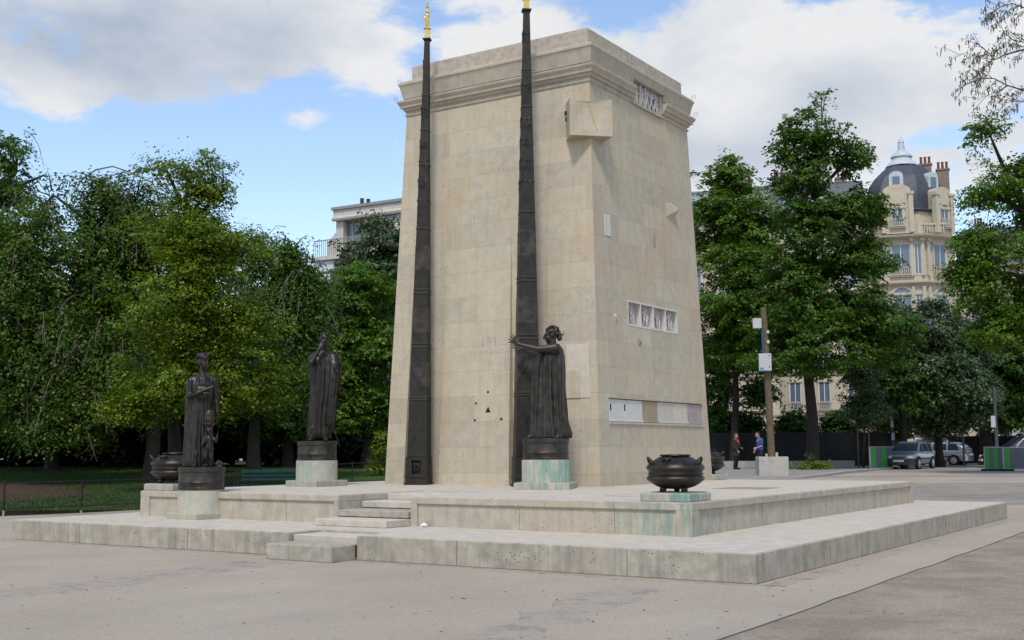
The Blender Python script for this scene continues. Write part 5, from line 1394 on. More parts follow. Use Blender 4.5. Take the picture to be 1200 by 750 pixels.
def chimney(t, parent, x, y, z0, z1, w, d, npots):
    c = MB().box(x - w / 2, x + w / 2, y - d / 2, y + d / 2, z0, z1); c.box(x - w / 2 - .08, x + w / 2 + .08, y - d / 2 - .08, y + d / 2 + .08, z1, z1 + .15)
    c = c.build('chimney', M_brick, parent)
    for i in range(npots):
        MB().lathe([(.13, z1 + .15), (.11, z1 + .75), (.14, z1 + .78), (.14, z1 + .85)], 10, (x - w / 2 + w * (i + .5) / npots, y)).build('chimney_pot', M_pot_r, c)
DEP = 105.0; MPP = DEP / F_PX
def zpix(px, py, p, back=0.0):   # height seen at photo row py above ground point p (or `back` metres behind it)
    r = ray(px, py); return EYE.z + r.z * ((p - EYE).dot(_fw0) + back) / Vector((r.x, r.y, 0)).dot(_fw0)
def bz(py, back=0.0): return zpix(1062, py, col(1062, DEP), back)
o_ = col(1062, DEP); bD = thing('corner_building', (o_.x, o_.y, 0), face_cam(o_), 'ornate cream corner building with slate dome and pale spire', 'building')
P8 = [(-3.2, 1.5), (-1.75, 0), (2.2, 0), (4.9, 2.7), (4.9, 9), (-3.2, 9)]
wl = MB().prism(P8, -.5, bz(275)).build('wall', M_bcream, bD)
for z in (bz(332), bz(386), bz(440), bz(490)):
    moulding(P8, z, [(-.25, -.05), (-.25, .08), (-.12, .16), (-.05, .42), (.08, .45), (.10, -.05)]).build('string_course', M_btrim, wl)
moulding(P8, bz(278), [(-.5, -.05), (-.5, .08), (-.3, .15), (-.15, .5), (-.05, .72), (.12, .78), (.16, -.05)]).build('cornice', M_btrim, wl)
U8 = [(-2.9, 2.0), (-1.5, .55), (1.95, .55), (4.4, 3.0), (4.4, 9), (-2.9, 9)]
MB().prism(U8, bz(275), bz(246)).build('upper_wall', M_bcream, bD)
moulding(U8, bz(246), [(-.15, -.05), (-.12, .2), (.05, .3), (.12, .28), (.14, -.05)]).build('roof_gutter', M_slate, bD)
# slate dome
cx, cy = 1.0, 4.2; rings = []
for z, s in ((bz(246), 1.0), (bz(236, 1), 1.0), (bz(226, 1.3), .98), (bz(216, 1.7), .91), (bz(208, 2), .79), (bz(201, 2.5), .62), (bz(196, 3), .48), (bz(193.5, 3), .38)):
    rings.append([(cx + (x - cx) * s, cy + (y - cy) * s, z) for x, y in ((-2.7, 2.2), (-1.4, .75), (1.85, .75), (4.2, 3.1), (4.2, 6.5), (2.5, 8.4), (-1.2, 8.4), (-2.7, 6.9))])
dome = MB().loft(rings).build('dome', M_slate, bD)
sx = 1.0 - .35
cu = MB(); cx_, cy_ = .62, 4.0
cu.lathe([(1.5, bz(197, 4)), (1.25, bz(193, 4)), (.95, bz(190, 4)), (.85, bz(187, 4)), (1.0, bz(186, 4)), (.98, bz(184.5, 4)), (.75, bz(182, 4)), (.50, bz(179.5, 4)), (.48, bz(178.5, 4)), (.34, bz(177.5, 4)), (.27, bz(169, 4)), (.30, bz(168.5, 4)), (.20, bz(165, 4)), (.03, bz(161, 4))], 20, (cx_, cy_))
cu.build('spire', M_lead, dome, smooth=40)
def arch_box(t, X, u0, u1, y0, y1, z0, z1, mat, name, rise=.6):
    k = 10; c = (u0 + u1) / 2; r = (u1 - u0) / 2
    prof = [(u1, z0), (u1, z1)] + [(c + r * math.cos(PI * i / k), z1 + r * rise * math.sin(PI * i / k)) for i in range(1, k)] + [(u0, z1), (u0, z0)]
    m = MB().loft([[(u, y, z) for u, z in prof] for y in (y0, y1)]); m.xf(X); return m.build(name, mat, t)
Xf = facade_xf((0, 0, 0), 0); Xr = facade_xf((2.2, 0, 0), PI / 4); Xl = facade_xf((-3.2, 1.5, 0), -PI / 4)
for X, c, hw_ in ((Xf, .05, 1.2), (Xr, 2.5, .9)):
    d = arch_box(bD, X, c - hw_, c + hw_, -.12, 1.3, bz(274), bz(224), M_btrim, 'stone_dormer', .5)
    for sg in (-1, 1):
        pz = MB().box(c + sg * hw_ - .2, c + sg * hw_ + .2, -.34, .2, bz(273), bz(229)); pz.box(c + sg * hw_ - .3, c + sg * hw_ + .3, -.42, .2, bz(229), bz(226)); pz.xf(X); pz.build('pilaster', M_btrim, d)
    arch_box(bD, X @ Matrix.Translation((0, -.30, 0)), c - .7, c + .7, 0, .2, bz(239), bz(236), M_btrim, 'carved_shell', .9)
    window(bD, X @ Matrix.Translation((0, -.16, 0)), c - .5, c + .5, bz(266), bz(245), rail=True, arch=True)
    e = arch_box(bD, X @ Matrix.Translation((0, 1.1, 0)), c - .62, c + .62, -.15, 1.6, bz(220, 1), bz(206.5, 1), M_lead, 'lead_dormer', .75)
    p = MB().box(c - .32, c + .32, -.19, -.14, bz(219, 1), bz(207, 1)); p.xf(X @ Matrix.Translation((0, 1.1, 0))); p.build('pane', M_pane, e)
m = MB(); m.box(2.0, 4.2, -.35, -.15, bz(264), bz(262)); m.box(1.7, 2.2, -.3, -.05, bz(274), bz(261))
for i in range(9): m.lathe([(.05, bz(273)), (.08, bz(269)), (.04, bz(266)), (.06, bz(264))], 8, (2.1 + .24 * i, -.25))
m.xf(facade_xf((.0, .35, 0), .25)); m.build('balustrade', M_btrim, bD)
for zt, zb, rl in ((287, 323, True), (346, 382, False), (400, 434, True), (452, 486, False)):
    window(bD, Xf, -.62, 1.0, bz(zb), bz(zt), rail=rl, arch=(zt == 346)); window(bD, Xf, 1.35, 1.95, bz(zb), bz(zt), sill=False)
    window(bD, Xf, -1.45, -.95, bz(zb), bz(zt), sill=False)
    window(bD, Xr, 1.15, 2.6, bz(zb), bz(zt), rail=rl, arch=(zt == 346)); window(bD, Xl, .6, 1.5, bz(zb), bz(zt), sill=False)
for X, us_ in ((Xf, (-1.62, 1.15, 2.08)), (Xr, (.35, 3.4))):
    for u in us_:
        b = MB().box(u - .14, u + .14, -.22, .02, bz(324), bz(280)); b.box(u - .2, u + .2, -.36, .02, bz(284), bz(279)); b.box(u - .14, u + .14, -.2, .02, bz(384), bz(336)); b.xf(X); b.build('pilaster', M_btrim, wl)
chimney(bD, dome, 2.75, 6.3, bz(235), bz(197, 6), 1.1, .7, 3); chimney(bD, dome, 4.3, 6.8, bz(240), bz(203, 6), 1.1, .8, 3)
# annex wing left of the tower
def wing(name, x0, x1, y0, dep, ztop, zroof, floors, label, win_step=2.2, pos=None, depth=None, fl=None, roofmat=None, nch=3, seed=0, pmm=None):
    t = thing(name, (pos.x, pos.y, 0), face_cam(pos), label, 'building')
    rnd = random.Random(seed)
    w = MB().box(x0, x1, y0, y0 + dep, -.5, ztop).build('wall', M_bcream, t)
    rect = [(x0, y0), (x1, y0), (x1, y0 + dep), (x0, y0 + dep)]
    moulding(rect, ztop, [(-.35, -.05), (-.35, .1), (-.15, .45), (.05, .55), (.1, -.05)]).build('cornice', M_btrim, w)
    rf = MB().loft([[(x0 + .1, y0 + .1, ztop), (x1 - .1, y0 + .1, ztop), (x1 - .1, y0 + dep - .1, ztop), (x0 + .1, y0 + dep - .1, ztop)],
                    [(x0 + .5, y0 + 1.1, zroof - .6), (x1 - .5, y0 + 1.1, zroof - .6), (x1 - .5, y0 + dep - 1.1, zroof - .6), (x0 + .5, y0 + dep - 1.1, zroof - .6)],
                    [(x0 + 1, y0 + 3, zroof), (x1 - 1, y0 + 3, zroof), (x1 - 1, y0 + dep - 3, zroof), (x0 + 1, y0 + dep - 3, zroof)]]).build('roof', roofmat or M_slate, t)
    hgt = (ztop - 1.0) / floors
    X = facade_xf((0, y0, 0), 0)
    n = int((x1 - x0 - .8) / win_step)
    for f in range(floors):
        zz = 1.0 + f * hgt
        for k in range(n):
            u = x0 + .6 + (x1 - x0 - 1.2) * (k + .5) / n
            window(t, X, u - .5, u + .5, zz + .35, zz + hgt - .75, rail=(f % 2 == 1))
        moulding(rect, zz, [(-.1, -.03), (-.1, .1), (.05, .16), (.08, -.03)]).build('string_course', M_btrim, w)
    for k in range(0, n, 1):
        u = x0 + .6 + (x1 - x0 - 1.2) * (k + .5) / n
        e = arch_box(t, facade_xf((0, y0 + .5, 0), 0), u - .6, u + .6, -.1, 1.2, ztop + .2, ztop + 1.6, M_lead, 'dormer', .5)
        MB().box(u - .4, u + .4, y0 + .36, y0 + .41, ztop + .4, ztop + 1.6).build('pane', M_pane, e)
    for k in range(nch):
        chimney(t, rf, x0 + (x1 - x0) * (k + .6) / nch, y0 + 3.2, zroof - 1.2, zroof + rnd.uniform(.2, .7), .8 + rnd.random() * .5, .7, rnd.choice((2, 3)))
    return t
pz = col(962, 106)
wing('apartment_building', -6.5, 4.9, 0, 10, bz(250), bz(203), 6, 'cream stone apartment building with slate mansard joined left of the domed tower', pos=pz, nch=2, seed=2)
pz = col(850, 92)
wing('apartment_building', -6.0, 4.2, 0, 10, 19.6, 22.6, 6, 'cream stone apartment building behind the trees next to the monument', pos=pz, nch=2, seed=3, roofmat=plain('zinc_roof', (.16, .175, .19), .5, var=.12))
pz = col(1180, 122)
wing('apartment_building', -4.2, 12, 0, 10, 20.5, 25.0, 6, 'grey roofed apartment building behind the tree at the right edge', pos=pz, nch=4, seed=4)

# modern building at the left
pA, pB = col(391, 75), col(560, 69.5)
dA = (pB - pA); LBd = dA.length
bm2 = thing('modern_building', (pA.x, pA.y, 0), math.atan2(dA.y, dA.x), 'modern pale grey building with top floor balcony left of the monument', 'building')
M_conc2 = stone('pale_render', (.50, .475, .43), .85, pits=0, streak=.25)
def hz(py, d=74.5): return zpix(400, py, col(400, d))
zt = hz(243.5, 75); zr = hz(256, 74.5)
um = lambda px: (px - 391) / (560 - 391) * LBd
w0_, w1_ = um(400), um(427)
wz0, wz1 = hz(296), hz(257)
wl = MB(); D_ = 9
wl.box(0, w0_, 0, D_, 0, zt - .75); wl.box(w1_, LBd, 0, D_, 0, zt - .75); wl.box(w0_, w1_, 0, D_, wz1, zt - .75); wl.box(w0_, w1_, 0, D_, 0, wz0); wl.box(w0_, w1_, .5, D_, wz0, wz1)
wl = wl.build('wall', M_conc2, bm2)
MB().box(-.15, LBd + .1, -.12, D_, zt - .75, zt - .18).build('parapet', M_conc2, bm2); MB().box(-.25, LBd + .2, -.25, D_ + .1, zt - .18, zt).build('coping', plain('grey_coping', (.24, .24, .235), .7), bm2)
MB().tube([(-.1, -.2, zt - .78), (LBd, -.2, zt - .78)], .16, 8).build('band_course', M_conc2, bm2)
wf = MB()
M_wood2 = plain('ochre_window_frame', (.36, .28, .15), .6)
for a in (0, .30, .62, .97): u = w0_ + (w1_ - w0_) * a; wf.box(u, u + .07, .30, .40, wz0, wz1)
wf.box(w0_, w1_, .29, .41, wz1 - .12, wz1); wf = wf.build('window', M_wood2, bm2)
MB().box(w0_ + .01, w1_ - .01, .36, .37, wz0, wz1).build('pane', glass('blue_pane', (.09, .12, .16), .05), wf)
u0 = um(452); MB().box(u0, u0 + .9, -.03, .02, hz(262), hz(250)).build('window', M_pane, bm2)
bx0 = um(378.5); bzz = hz(302)
MB().box(bx0, LBd, -1.3, 0.0, bzz - .25, bzz).build('balcony_slab', M_conc2, bm2)
MB().prism([(bx0, 0), (0, 0)], 0, 0) if False else None
sp = MB(); sp.add([(bx0, -1.25, bzz), (bx0, .6, bzz), (bx0, .6, hz(281)), (bx0, -1.25, hz(281)), (-.02, .6, hz(270)), (-.02, .6, bzz)], [(0, 1, 2, 3)])
sp = MB(); sp.loft([[(bx0, y, bzz), (-.01, y, bzz), (-.01, y, hz(268)), (bx0, y, hz(281))] for y in (.15, .35)]); sp.build('side_wing', M_conc2, bm2)
rl = MB(); zt_ = bzz + 1.05
rl.box(bx0, LBd, -1.28, -1.22, zt_ - .06, zt_)
for k in range(int((LBd - bx0) / .16)): rl.box(bx0 + .16 * k, bx0 + .16 * k + .025, -1.265, -1.235, bzz, zt_ - .06)
rl.build('railing', plain('railing_grey', (.26, .27, .28), .5, .4), bm2)
aw = MB(); aw.box(bx0, um(402), -1.1, -.02, bzz - .95, bzz - .27); aw.build('balcony_apron', plain('awning_white', (.55, .57, .60), .7), bm2)
MB().box(bx0 + .35, LBd - .1, -.003, D_ - .1, 0, bzz - .95).build('lower_wall', M_conc2, bm2)
for px, h in ((404, .8), (408, .4), (412, .7)): MB().lathe([(.14, zt - .05), (.12, zt + h), (.16, zt + h)], 10, (um(px), 1.6)).build('chimney_pot', plain('dark_terracotta', (.07, .035, .025), .8), bm2)

# ------------------------------------------------------------------ dark site fences
M_hoard = plain('dark_hoarding', (.010, .011, .012), .7, var=.2)
def board_fence(P, h, label):
    t = thing('dark_fence', tuple(P[0]), 0, label, 'fence')
    for a, b in zip(P, P[1:]):
        d = b - a; L = d.length; n = max(1, int(L / 1.6)); m = MB(); nn = Vector((-d.y, d.x, 0)).normalized()
        for k in range(int(L / .20)):
            c = a + d * ((k + .5) * .20 / L); m.obox(c + Vector((0, 0, h / 2 + .05)) + nn * (.012 if k % 2 else 0), d.normalized() * .0995, nn * .012, h / 2)
        m.build('board_panel', M_hoard, t, world=True)
        for k in range(n + 1):
            c = a + d * (k / n); MB().obox(c + nn * .06 + Vector((0, 0, h / 2)), d.normalized() * .04, nn * .04, h / 2 + .1).build('post', M_hoard, t, world=True)
    return t
board_fence([gcol(x, d) for x, d in ((812, 66), (900, 65), (960, 65), (1020, 66), (1058, 72))], 1.9, 'tall dark board fence below the hedge at the edge of the pavement')
board_fence([gcol(x, d) for x, d in ((1113, 76), (1150, 76), (1215, 74))], 1.75, 'dark board fence beyond the road at the right')
lw = [gcol(x, d) for x, d in ((800, 64.2), (900, 63.2), (1000, 63.4))]
m = MB()
for a, b in zip(lw, lw[1:]):
    d = b - a; nn = Vector((-d.y, d.x, 0)).normalized(); m.obox((a + b) / 2 + Vector((0, 0, .22)), d / 2, nn * .15, .2)
tag(m.build('low_wall', M_kerb), 'low stone wall along the foot of the dark board fence', 'wall')

# ------------------------------------------------------------------ trees
M_bark = stone('dark_bark', (.035, .029, .024), .6, pits=0, grain=30); M_bark2 = stone('grey_bark', (.055, .047, .04), .6, pits=0, grain=30)
M_twig = plain('grey_twigs', (.13, .115, .10), .8, var=.2)
LF = {
 'deep': leafmat('deep_green_leaves', [(0, (0.033, 0.072, 0.007)), (1, (0.077, 0.147, 0.014)), (.5, (0.050, 0.107, 0.009))]),
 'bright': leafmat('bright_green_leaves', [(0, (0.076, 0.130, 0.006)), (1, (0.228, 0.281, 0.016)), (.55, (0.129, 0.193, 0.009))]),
 'fresh': leafmat('fresh_linden_leaves', [(0, (0.056, 0.125, 0.009)), (1, (0.155, 0.257, 0.021)), (.5, (0.093, 0.184, 0.014))]),
 'mid': leafmat('mid_green_leaves', [(0, (0.038, 0.092, 0.008)), (1, (0.102, 0.189, 0.016)), (.5, (0.064, 0.135, 0.011))]),
 'seed': leafmat('green_leaves_with_seeds', [(0, (0.042, 0.092, 0.009)), (1, (0.249, 0.162, 0.043)), (.90, (0.097, 0.174, 0.017))]),
 'silver': leafmat('silvery_leaves', [(0, (0.031, 0.067, 0.024)), (1, (0.169, 0.208, 0.104)), (.8, (0.071, 0.118, 0.041))], .2),
 'dark': leafmat('shade_dark_leaves', [(0, (.006, .013, .004)), (1, (.014, .026, .007))], .15),  # shade under the canopy is put into this near-black leaf colour
 'pink': leafmat('pink_blossom', [(0, (.04, .08, .02)), (1, (.42, .07, .10)), (.62, (.045, .09, .025))], .2),
}
def leaves(rng, lobes, n, size, per=64, clump=.52, droop=.25, gap=.36, flat=.55, fseed=0, hang=0.0):
    """leaf sprays through the volume of the lobes; returns verts, quads and clump centres"""
    A = np.array([l[1] * l[3] for l in lobes]); A = A / A.sum(); nc = max(4, int(n / per / (1 - gap * .8)))
    which = rng.choice(len(lobes), nc, p=A)
    C_ = np.array([tuple(l[0]) for l in lobes])[which]; Rr = np.array([(l[1], l[2], l[3]) for l in lobes])[which]
    d = rng.normal(size=(nc, 3)); d /= np.linalg.norm(d, axis=1)[:, None]
    rad = rng.random(nc) ** .42
    ph = fseed * 1.7
    wob = 1 + .13 * np.sin(d[:, 0] * 5 + ph + which) + .13 * np.sin(d[:, 2] * 6 - ph + which * 2.1) + .10 * np.sin(d[:, 1] * 9 + d[:, 2] * 7 + ph)
    c = C_ + d * Rr * (rad * wob)[:, None]
    f = np.sin(c[:, 0] * 1.9 + ph) + np.sin(c[:, 1] * 2.1 + ph * 2) + np.sin(c[:, 2] * 2.3 - ph) + .8 * np.sin(c[:, 0] * 4.1 + c[:, 2] * 3.7 + ph) + rng.normal(0, .35, nc)
    keep = f > np.quantile(f, gap * .8)
    c = c[keep]; d = d[keep]; nc = len(c)
    k = per
    cc = np.repeat(c, k, 0); dd = np.repeat(d, k, 0); N = len(cc)
    rc = np.repeat(clump * (.55 + .8 * rng.random(nc)), k)
    a = rng.uniform(0, 2 * PI, N); r = np.sqrt(rng.random(N)) * rc
    out = np.stack([np.cos(a) * r, np.sin(a) * r, rng.normal(0, 1, N) * rc * .13 - droop * r * r / rc], 1)
    tilt = np.repeat(rng.normal(0, .35, (nc, 2)), k, 0); out[:, 2] += out[:, 0] * tilt[:, 0] + out[:, 1] * tilt[:, 1]
    out[:, 2] -= hang * rc * rng.random(N) * 2
    P = cc + out
    nrm = np.array([0, 0, 1.0]) * flat + dd * .55 + rng.normal(0, .45, (N, 3)); nrm /= np.linalg.norm(nrm, axis=1)[:, None]
    t = np.stack([np.cos(a), np.sin(a), -.35 - droop * np.ones(N)], 1) + rng.normal(0, .4, (N, 3)); t -= nrm * (t * nrm).sum(1)[:, None]; t /= np.linalg.norm(t, axis=1)[:, None] + 1e-9
    b = np.cross(nrm, t); L = size * (.6 + .7 * rng.random(N))[:, None]
    V = np.stack([P - t * L * .5, P + b * L * .34 + t * L * .06, P + t * L * .55, P - b * L * .34 + t * L * .06], 1).reshape(-1, 3)
    return V, np.arange(4 * N).reshape(-1, 4), c
def tree(name, label, cat, px, dep, lobes, dens, size, mat, bark=None, tr=.22, fork=.5, base=None, group=None, seed=1, twigs=0, **kw):
    rng = np.random.default_rng(seed); rnd = random.Random(seed)
    b = gcol(px, dep)
    if base == 'lawn': b.z = lawn_z(b, .1)
    b.z -= .05
    t = thing(name, tuple(b), 0, label, cat, group)
    LB_ = []; area = 0
    for l in lobes:
        x, y, dd, rx, ry = l[:5]; D_ = dep + dd; m = D_ / F_PX
        p = pt(x, y, D_); LB_.append((p, rx * m, (l[5] if len(l) > 5 else (rx * .5 + ry * .5) * m), ry * m)); area += rx * ry * m * m * PI
    # crown ellipsoid axes: along image right, depth, up -> rotate coordinates into world
    ca, sa = math.cos(-YAW), math.sin(-YAW)
    loc = [((0, 0, 0), 0, 0, 0)] * 0
    Rm = np.array([[_rt0.x, _rt0.y, 0], [_fw0.x, _fw0.y, 0], [0, 0, 1]])
    L2 = [(tuple(Rm @ np.array(p)), a, c, e) for p, a, c, e in LB_]
    V, Fq, cl = leaves(rng, L2, dens * area * 2.3, size * 1.0, fseed=seed, **kw)
    V = V @ Rm; cl = cl @ Rm
    zlow = min(p.z - e for p, a, c, e in LB_); ztop = max(p.z + e for p, a, c, e in LB_)
    cx_ = sum(p.x * a * e for p, a, c, e in LB_) / sum(a * e for p, a, c, e in LB_); cy_ = sum(p.y * a * e for p, a, c, e in LB_) / sum(a * e for p, a, c, e in LB_)
    zf = b.z + max(1.2, (zlow + (ztop - zlow) * fork * .5 - b.z)); zt_ = b.z + (ztop - b.z) * .86
    tb = MB(); M0 = Vector((cx_, cy_, 0))
    def axis(z):
        k = max(0, min(1, (z - zf * .6) / max(.1, zt_ - zf * .6))); q = b.lerp(Vector((cx_, cy_, 0)), k ** 1.3 * .8); q.z = z
        return q + Vector((math.sin(z * .9 + seed) * .08, math.cos(z * .7 + seed) * .08, 0))
    zs_ = [b.z + (zt_ - b.z) * (i / 12) for i in range(13)]
    tb.tube([axis(z) for z in zs_], [tr * (1.35 if i == 0 else 1.08 if i == 1 else 1) * max(.08, 1 - .92 * (i / 12) ** 1.1) for i in range(13)], 12)
    for p, a, c, e in LB_:
        zs0 = max(zf * .9, min(p.z - e * .5, zt_ * .85)); s_ = axis(max(b.z + .8, min(zs0, p.z - .4)))
        mid = s_.lerp(p, .5) + Vector((rnd.uniform(-.3, .3), rnd.uniform(-.3, .3), .25)); rr = max(.03, tr * .42)
        tb.tube([s_, s_.lerp(mid, .6) + Vector((0, 0, .1)), mid, mid.lerp(p, .6), p], [rr, rr * .85, rr * .7, rr * .5, rr * .28], 7)
    tb.build('trunk', bark or M_bark, t, world=True, smooth=60)
    br = MB(); nb = min(len(cl), 130 + int(area * 2))
    for i in rng.choice(len(cl), nb, replace=False):
        q = Vector(cl[i]); j = min(range(len(LB_)), key=lambda k: (LB_[k][0] - q).length); p = LB_[j][0]
        s_ = p.lerp(q, rnd.uniform(0, .35)); md = s_.lerp(q, .5) + Vector((0, 0, .12 * (q - s_).length))
        br.tube([s_, md, q], [.032, .02, .007], 4, False)
    br.build('branches', bark or M_bark, t, world=True, fix=False)
    if twigs:
        tw = MB()
        for i in rng.choice(len(cl), min(twigs, len(cl)), replace=False):
            q = Vector(cl[i]); j = min(range(len(LB_)), key=lambda k: (LB_[k][0] - q).length); p = LB_[j][0]
            o = (q - p); o.z = 0; o = o.normalized() if o.length > .01 else Vector((1, 0, 0)); L = rnd.uniform(.5, 1.4)
            tocam = (EYE - q); tocam.z = 0; tocam.normalize(); q = q + tocam * .25
            e1 = q + o * L * .6 + Vector((rnd.uniform(-.2, .2), rnd.uniform(-.2, .2), -.25 * L)); e2 = e1 + o * L * .3 + Vector((0, 0, -.7 * L))
            tw.tube([q + Vector((0, 0, .15)), q.lerp(e1, .5) + Vector((0, 0, .22 * L)), e1, e2], [.016, .013, .010, .005], 4, False)
            for s in range(3): a_ = e1.lerp(e2, s / 3); tw.tube([a_, a_ + Vector((rnd.uniform(-.3, .3), rnd.uniform(-.3, .3), -.28))], [.007, .004], 3, False)
        tw.build('twigs', M_twig, t, world=True, fix=False)
    link('crown', np_mesh('crown', V, Fq), LF[mat], t, world=True)
    return t
GL = 'trees on the lawn'; GR = 'trees along the street'
# left group
tree('leafy_tree', 'tree with bare grey twigs showing through its thin crown at the far left edge', 'tree', -60, 46, [(-40, 250, 0, 95, 95), (20, 200, 0, 34, 48), (52, 205, 0, 18, 22), (15, 330, 0, 60, 55), (-60, 420, 0, 90, 80)], 300, .13, 'mid', M_bark2, .3, base='lawn', group=GL, seed=3, twigs=220, gap=.75, clump=.34, hang=.3)
tree('drooping_tree', 'spreading drooping tree dotted with brownish seeds at the left', 'tree', 177, 43.5, [(62, 228, 0, 36, 30), (118, 218, 0, 46, 22), (160, 232, 1, 44, 30), (150, 262, 1, 56, 38), (70, 490, -2, 66, 20), (30, 300, -1, 62, 66), (110, 310, 0, 74, 58), (40, 400, -1.5, 76, 66), (-40, 380, -1, 80, 80), (130, 410, -1, 70, 66), (90, 455, -2, 60, 32), (20, 450, -1, 60, 36), (170, 300, 1, 60, 70)], 520, .125, 'seed', M_bark2, .27, base='lawn', group=GL, seed=5, twigs=170, gap=.30, hang=.6, droop=.5)
tree('leafy_tree', 'bright green tree with a raised flat top behind the woman statue', 'tree', 204, 39.5, [(222, 202, 0, 48, 22), (262, 222, 0, 30, 18), (192, 192, 0, 18, 12), (236, 232, 0, 44, 22), (245, 300, -1, 62, 48), (310, 455, -1, 28, 26), (150, 480, -2, 30, 16), (215, 268, 0, 62, 46), (285, 300, 0, 34, 34), (205, 345, -1.5, 82, 52), (265, 375, -1, 62, 44), (205, 425, -2, 76, 42), (268, 432, -1.5, 54, 38), (178, 462, -2, 42, 24), (240, 465, -2, 52, 22), (300, 420, 0, 24, 30)], 560, .105, 'bright', M_bark, .24, base='lawn', group=GL, seed=7, gap=.40, flat=.95, clump=.58, droop=.12)
tree('drooping_tree', 'arching tree with drooping outer branches behind the statue of the man', 'tree', 300, 44, [(296, 288, 0, 50, 24), (340, 296, 0, 34, 26), (362, 318, 0, 22, 24), (320, 350, 0, 62, 56), (365, 350, 0, 26, 50), (350, 420, -1, 56, 56), (290, 440, 0, 50, 50)], 500, .12, 'mid', M_bark2, .25, base='lawn', group=GL, seed=9, twigs=120, gap=.35, hang=.6, droop=.5)
tree('leafy_tree', 'light green leafy tree between the statue of the man and the monument', 'tree', 430, 52, [(420, 345, 0, 48, 42), (395, 390, 0, 42, 50), (445, 400, 0, 42, 60), (410, 460, 0, 52, 44), (450, 470, 0, 34, 40)], 420, .145, 'fresh', M_bark, .25, base='lawn', group=GL, seed=11, gap=.25, flat=.8)
tree('leafy_tree', 'dense blue green tree in front of the modern building', 'tree', 450, 60, [(455, 290, 0, 44, 38), (425, 302, 0, 30, 24), (480, 330, 0, 60, 60), (445, 350, 1, 52, 46)], 420, .17, 'silver', M_bark, .28, base='lawn', group=GL, seed=13, gap=.12)
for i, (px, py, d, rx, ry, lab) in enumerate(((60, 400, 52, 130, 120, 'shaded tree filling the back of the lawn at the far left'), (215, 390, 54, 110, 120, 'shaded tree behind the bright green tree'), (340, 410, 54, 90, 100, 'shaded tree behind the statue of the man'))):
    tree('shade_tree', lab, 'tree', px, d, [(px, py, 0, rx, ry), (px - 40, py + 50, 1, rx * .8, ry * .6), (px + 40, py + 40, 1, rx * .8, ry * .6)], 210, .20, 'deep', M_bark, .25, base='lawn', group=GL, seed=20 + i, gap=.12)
lt = bpy.data.objects['drooping_tree']
MB().tube([pt(x, y, 43.3) for x, y in ((92, 214), (112, 199), (132, 195), (150, 201), (163, 207), (178, 214), (187, 228), (196, 250))], [.03, .028, .026, .024, .022, .02, .018, .014], 6).build('bare_branch', M_twig, lt, world=True)
MB().tube([pt(x, y, 43.3) for x, y in ((158, 205), (152, 222), (143, 240), (139, 254))], [.018, .016, .014, .008], 6).build('bare_branch', M_twig, lt, world=True)
def foliage_mass(name, label, cat, path, h, thick, n, size, mat, base='lawn', kind='stuff', seed=1):
    rng = np.random.default_rng(seed); L = []
    for i in range(len(path) - 1):
        a, b = path[i], path[i + 1]; k = max(1, int((b - a).length / (h * .45)))
        for j in range(k):
            p = a.lerp(b, (j + .5) / k); z = lawn_z(p, .1) if base == 'lawn' else gz(p.x, p.y)
            hh = h * rng.uniform(.85, 1.12); L.append(((p.x, p.y, z + hh * .48), thick, thick, hh * .52))
    V, Fq, c = leaves(rng, L, n, size, gap=.05, fseed=seed, clump=.5)
    o = link(name, np_mesh(name, V, Fq), LF[mat]); return tag(o, label, cat, kind=kind)
foliage_mass('shade_dark_hedge', 'undergrowth coloured dark with shade under the trees at the back of the lawn', 'undergrowth', [col(x, d) for x, d in ((-260, 58), (-60, 57), (120, 57), (260, 57), (380, 58), (490, 60))], 4.6, 1.9, 60000, .34, 'dark')
foliage_mass('shade_dark_hedge', 'wood coloured dark with shade, closing the view behind the lawn trees', 'wood', [col(x, d) for x, d in ((-260, 70), (0, 70), (200, 70), (400, 72), (520, 74))], 8.5, 3.2, 60000, .5, 'dark', seed=3)
foliage_mass('shade_dark_hedge', 'low bushes coloured black with shade at the foot of the wood behind the lawn', 'undergrowth', [col(x, d) for x, d in ((-260, 60), (-60, 59.5), (120, 59.5), (260, 59.5), (380, 60.5), (490, 62))], 2.2, 1.6, 40000, .30, 'dark', seed=5)
def shrub(name, label, px, dep, lobes, dens, size, mat, seed, base=None, **kw):
    return tree(name, label, 'shrub', px, dep, lobes, dens, size, mat, M_bark, .06, base=base, seed=seed, **kw)
shrub('leafy_shrub', 'small light green shrub touching the left edge of the monument base', 449, 46, [(452, 525, 0, 9, 22), (447, 545, 0, 8, 14)], 900, .10, 'bright', 31, 'lawn')

# right group
tree('linden_tree', 'light green linden tree right beside the monument', 'tree', 862, 64, [(850, 205, 0, 34, 24), (838, 260, 0, 40, 50), (885, 262, 0, 44, 46), (870, 325, -1, 64, 50), (905, 370, -1.5, 60, 40), (850, 395, 0, 50, 44), (925, 345, 0, 40, 40)], 420, .17, 'fresh', M_bark, .22, group=GR, seed=41, gap=.30, flat=.95)
tree('tall_tree', 'tallest dark green street tree rising behind the wooden pole', 'tree', 951, 57, [(962, 150, 0, 26, 42), (925, 150, 0, 11, 24), (990, 190, 0, 30, 30), (940, 200, 0, 46, 40), (1003, 245, 0, 38, 26), (965, 260, 0, 66, 40), (1005, 300, 0, 46, 30), (930, 330, 0, 46, 46), (985, 345, 0, 62, 40), (1020, 380, 0, 60, 34), (960, 400, -1, 70, 40), (1040, 395, 0, 40, 30), (910, 410, 0, 40, 30)], 430, .155, 'mid', M_bark, .30, group=GR, seed=43, gap=.42, flat=.8, fork=.8)
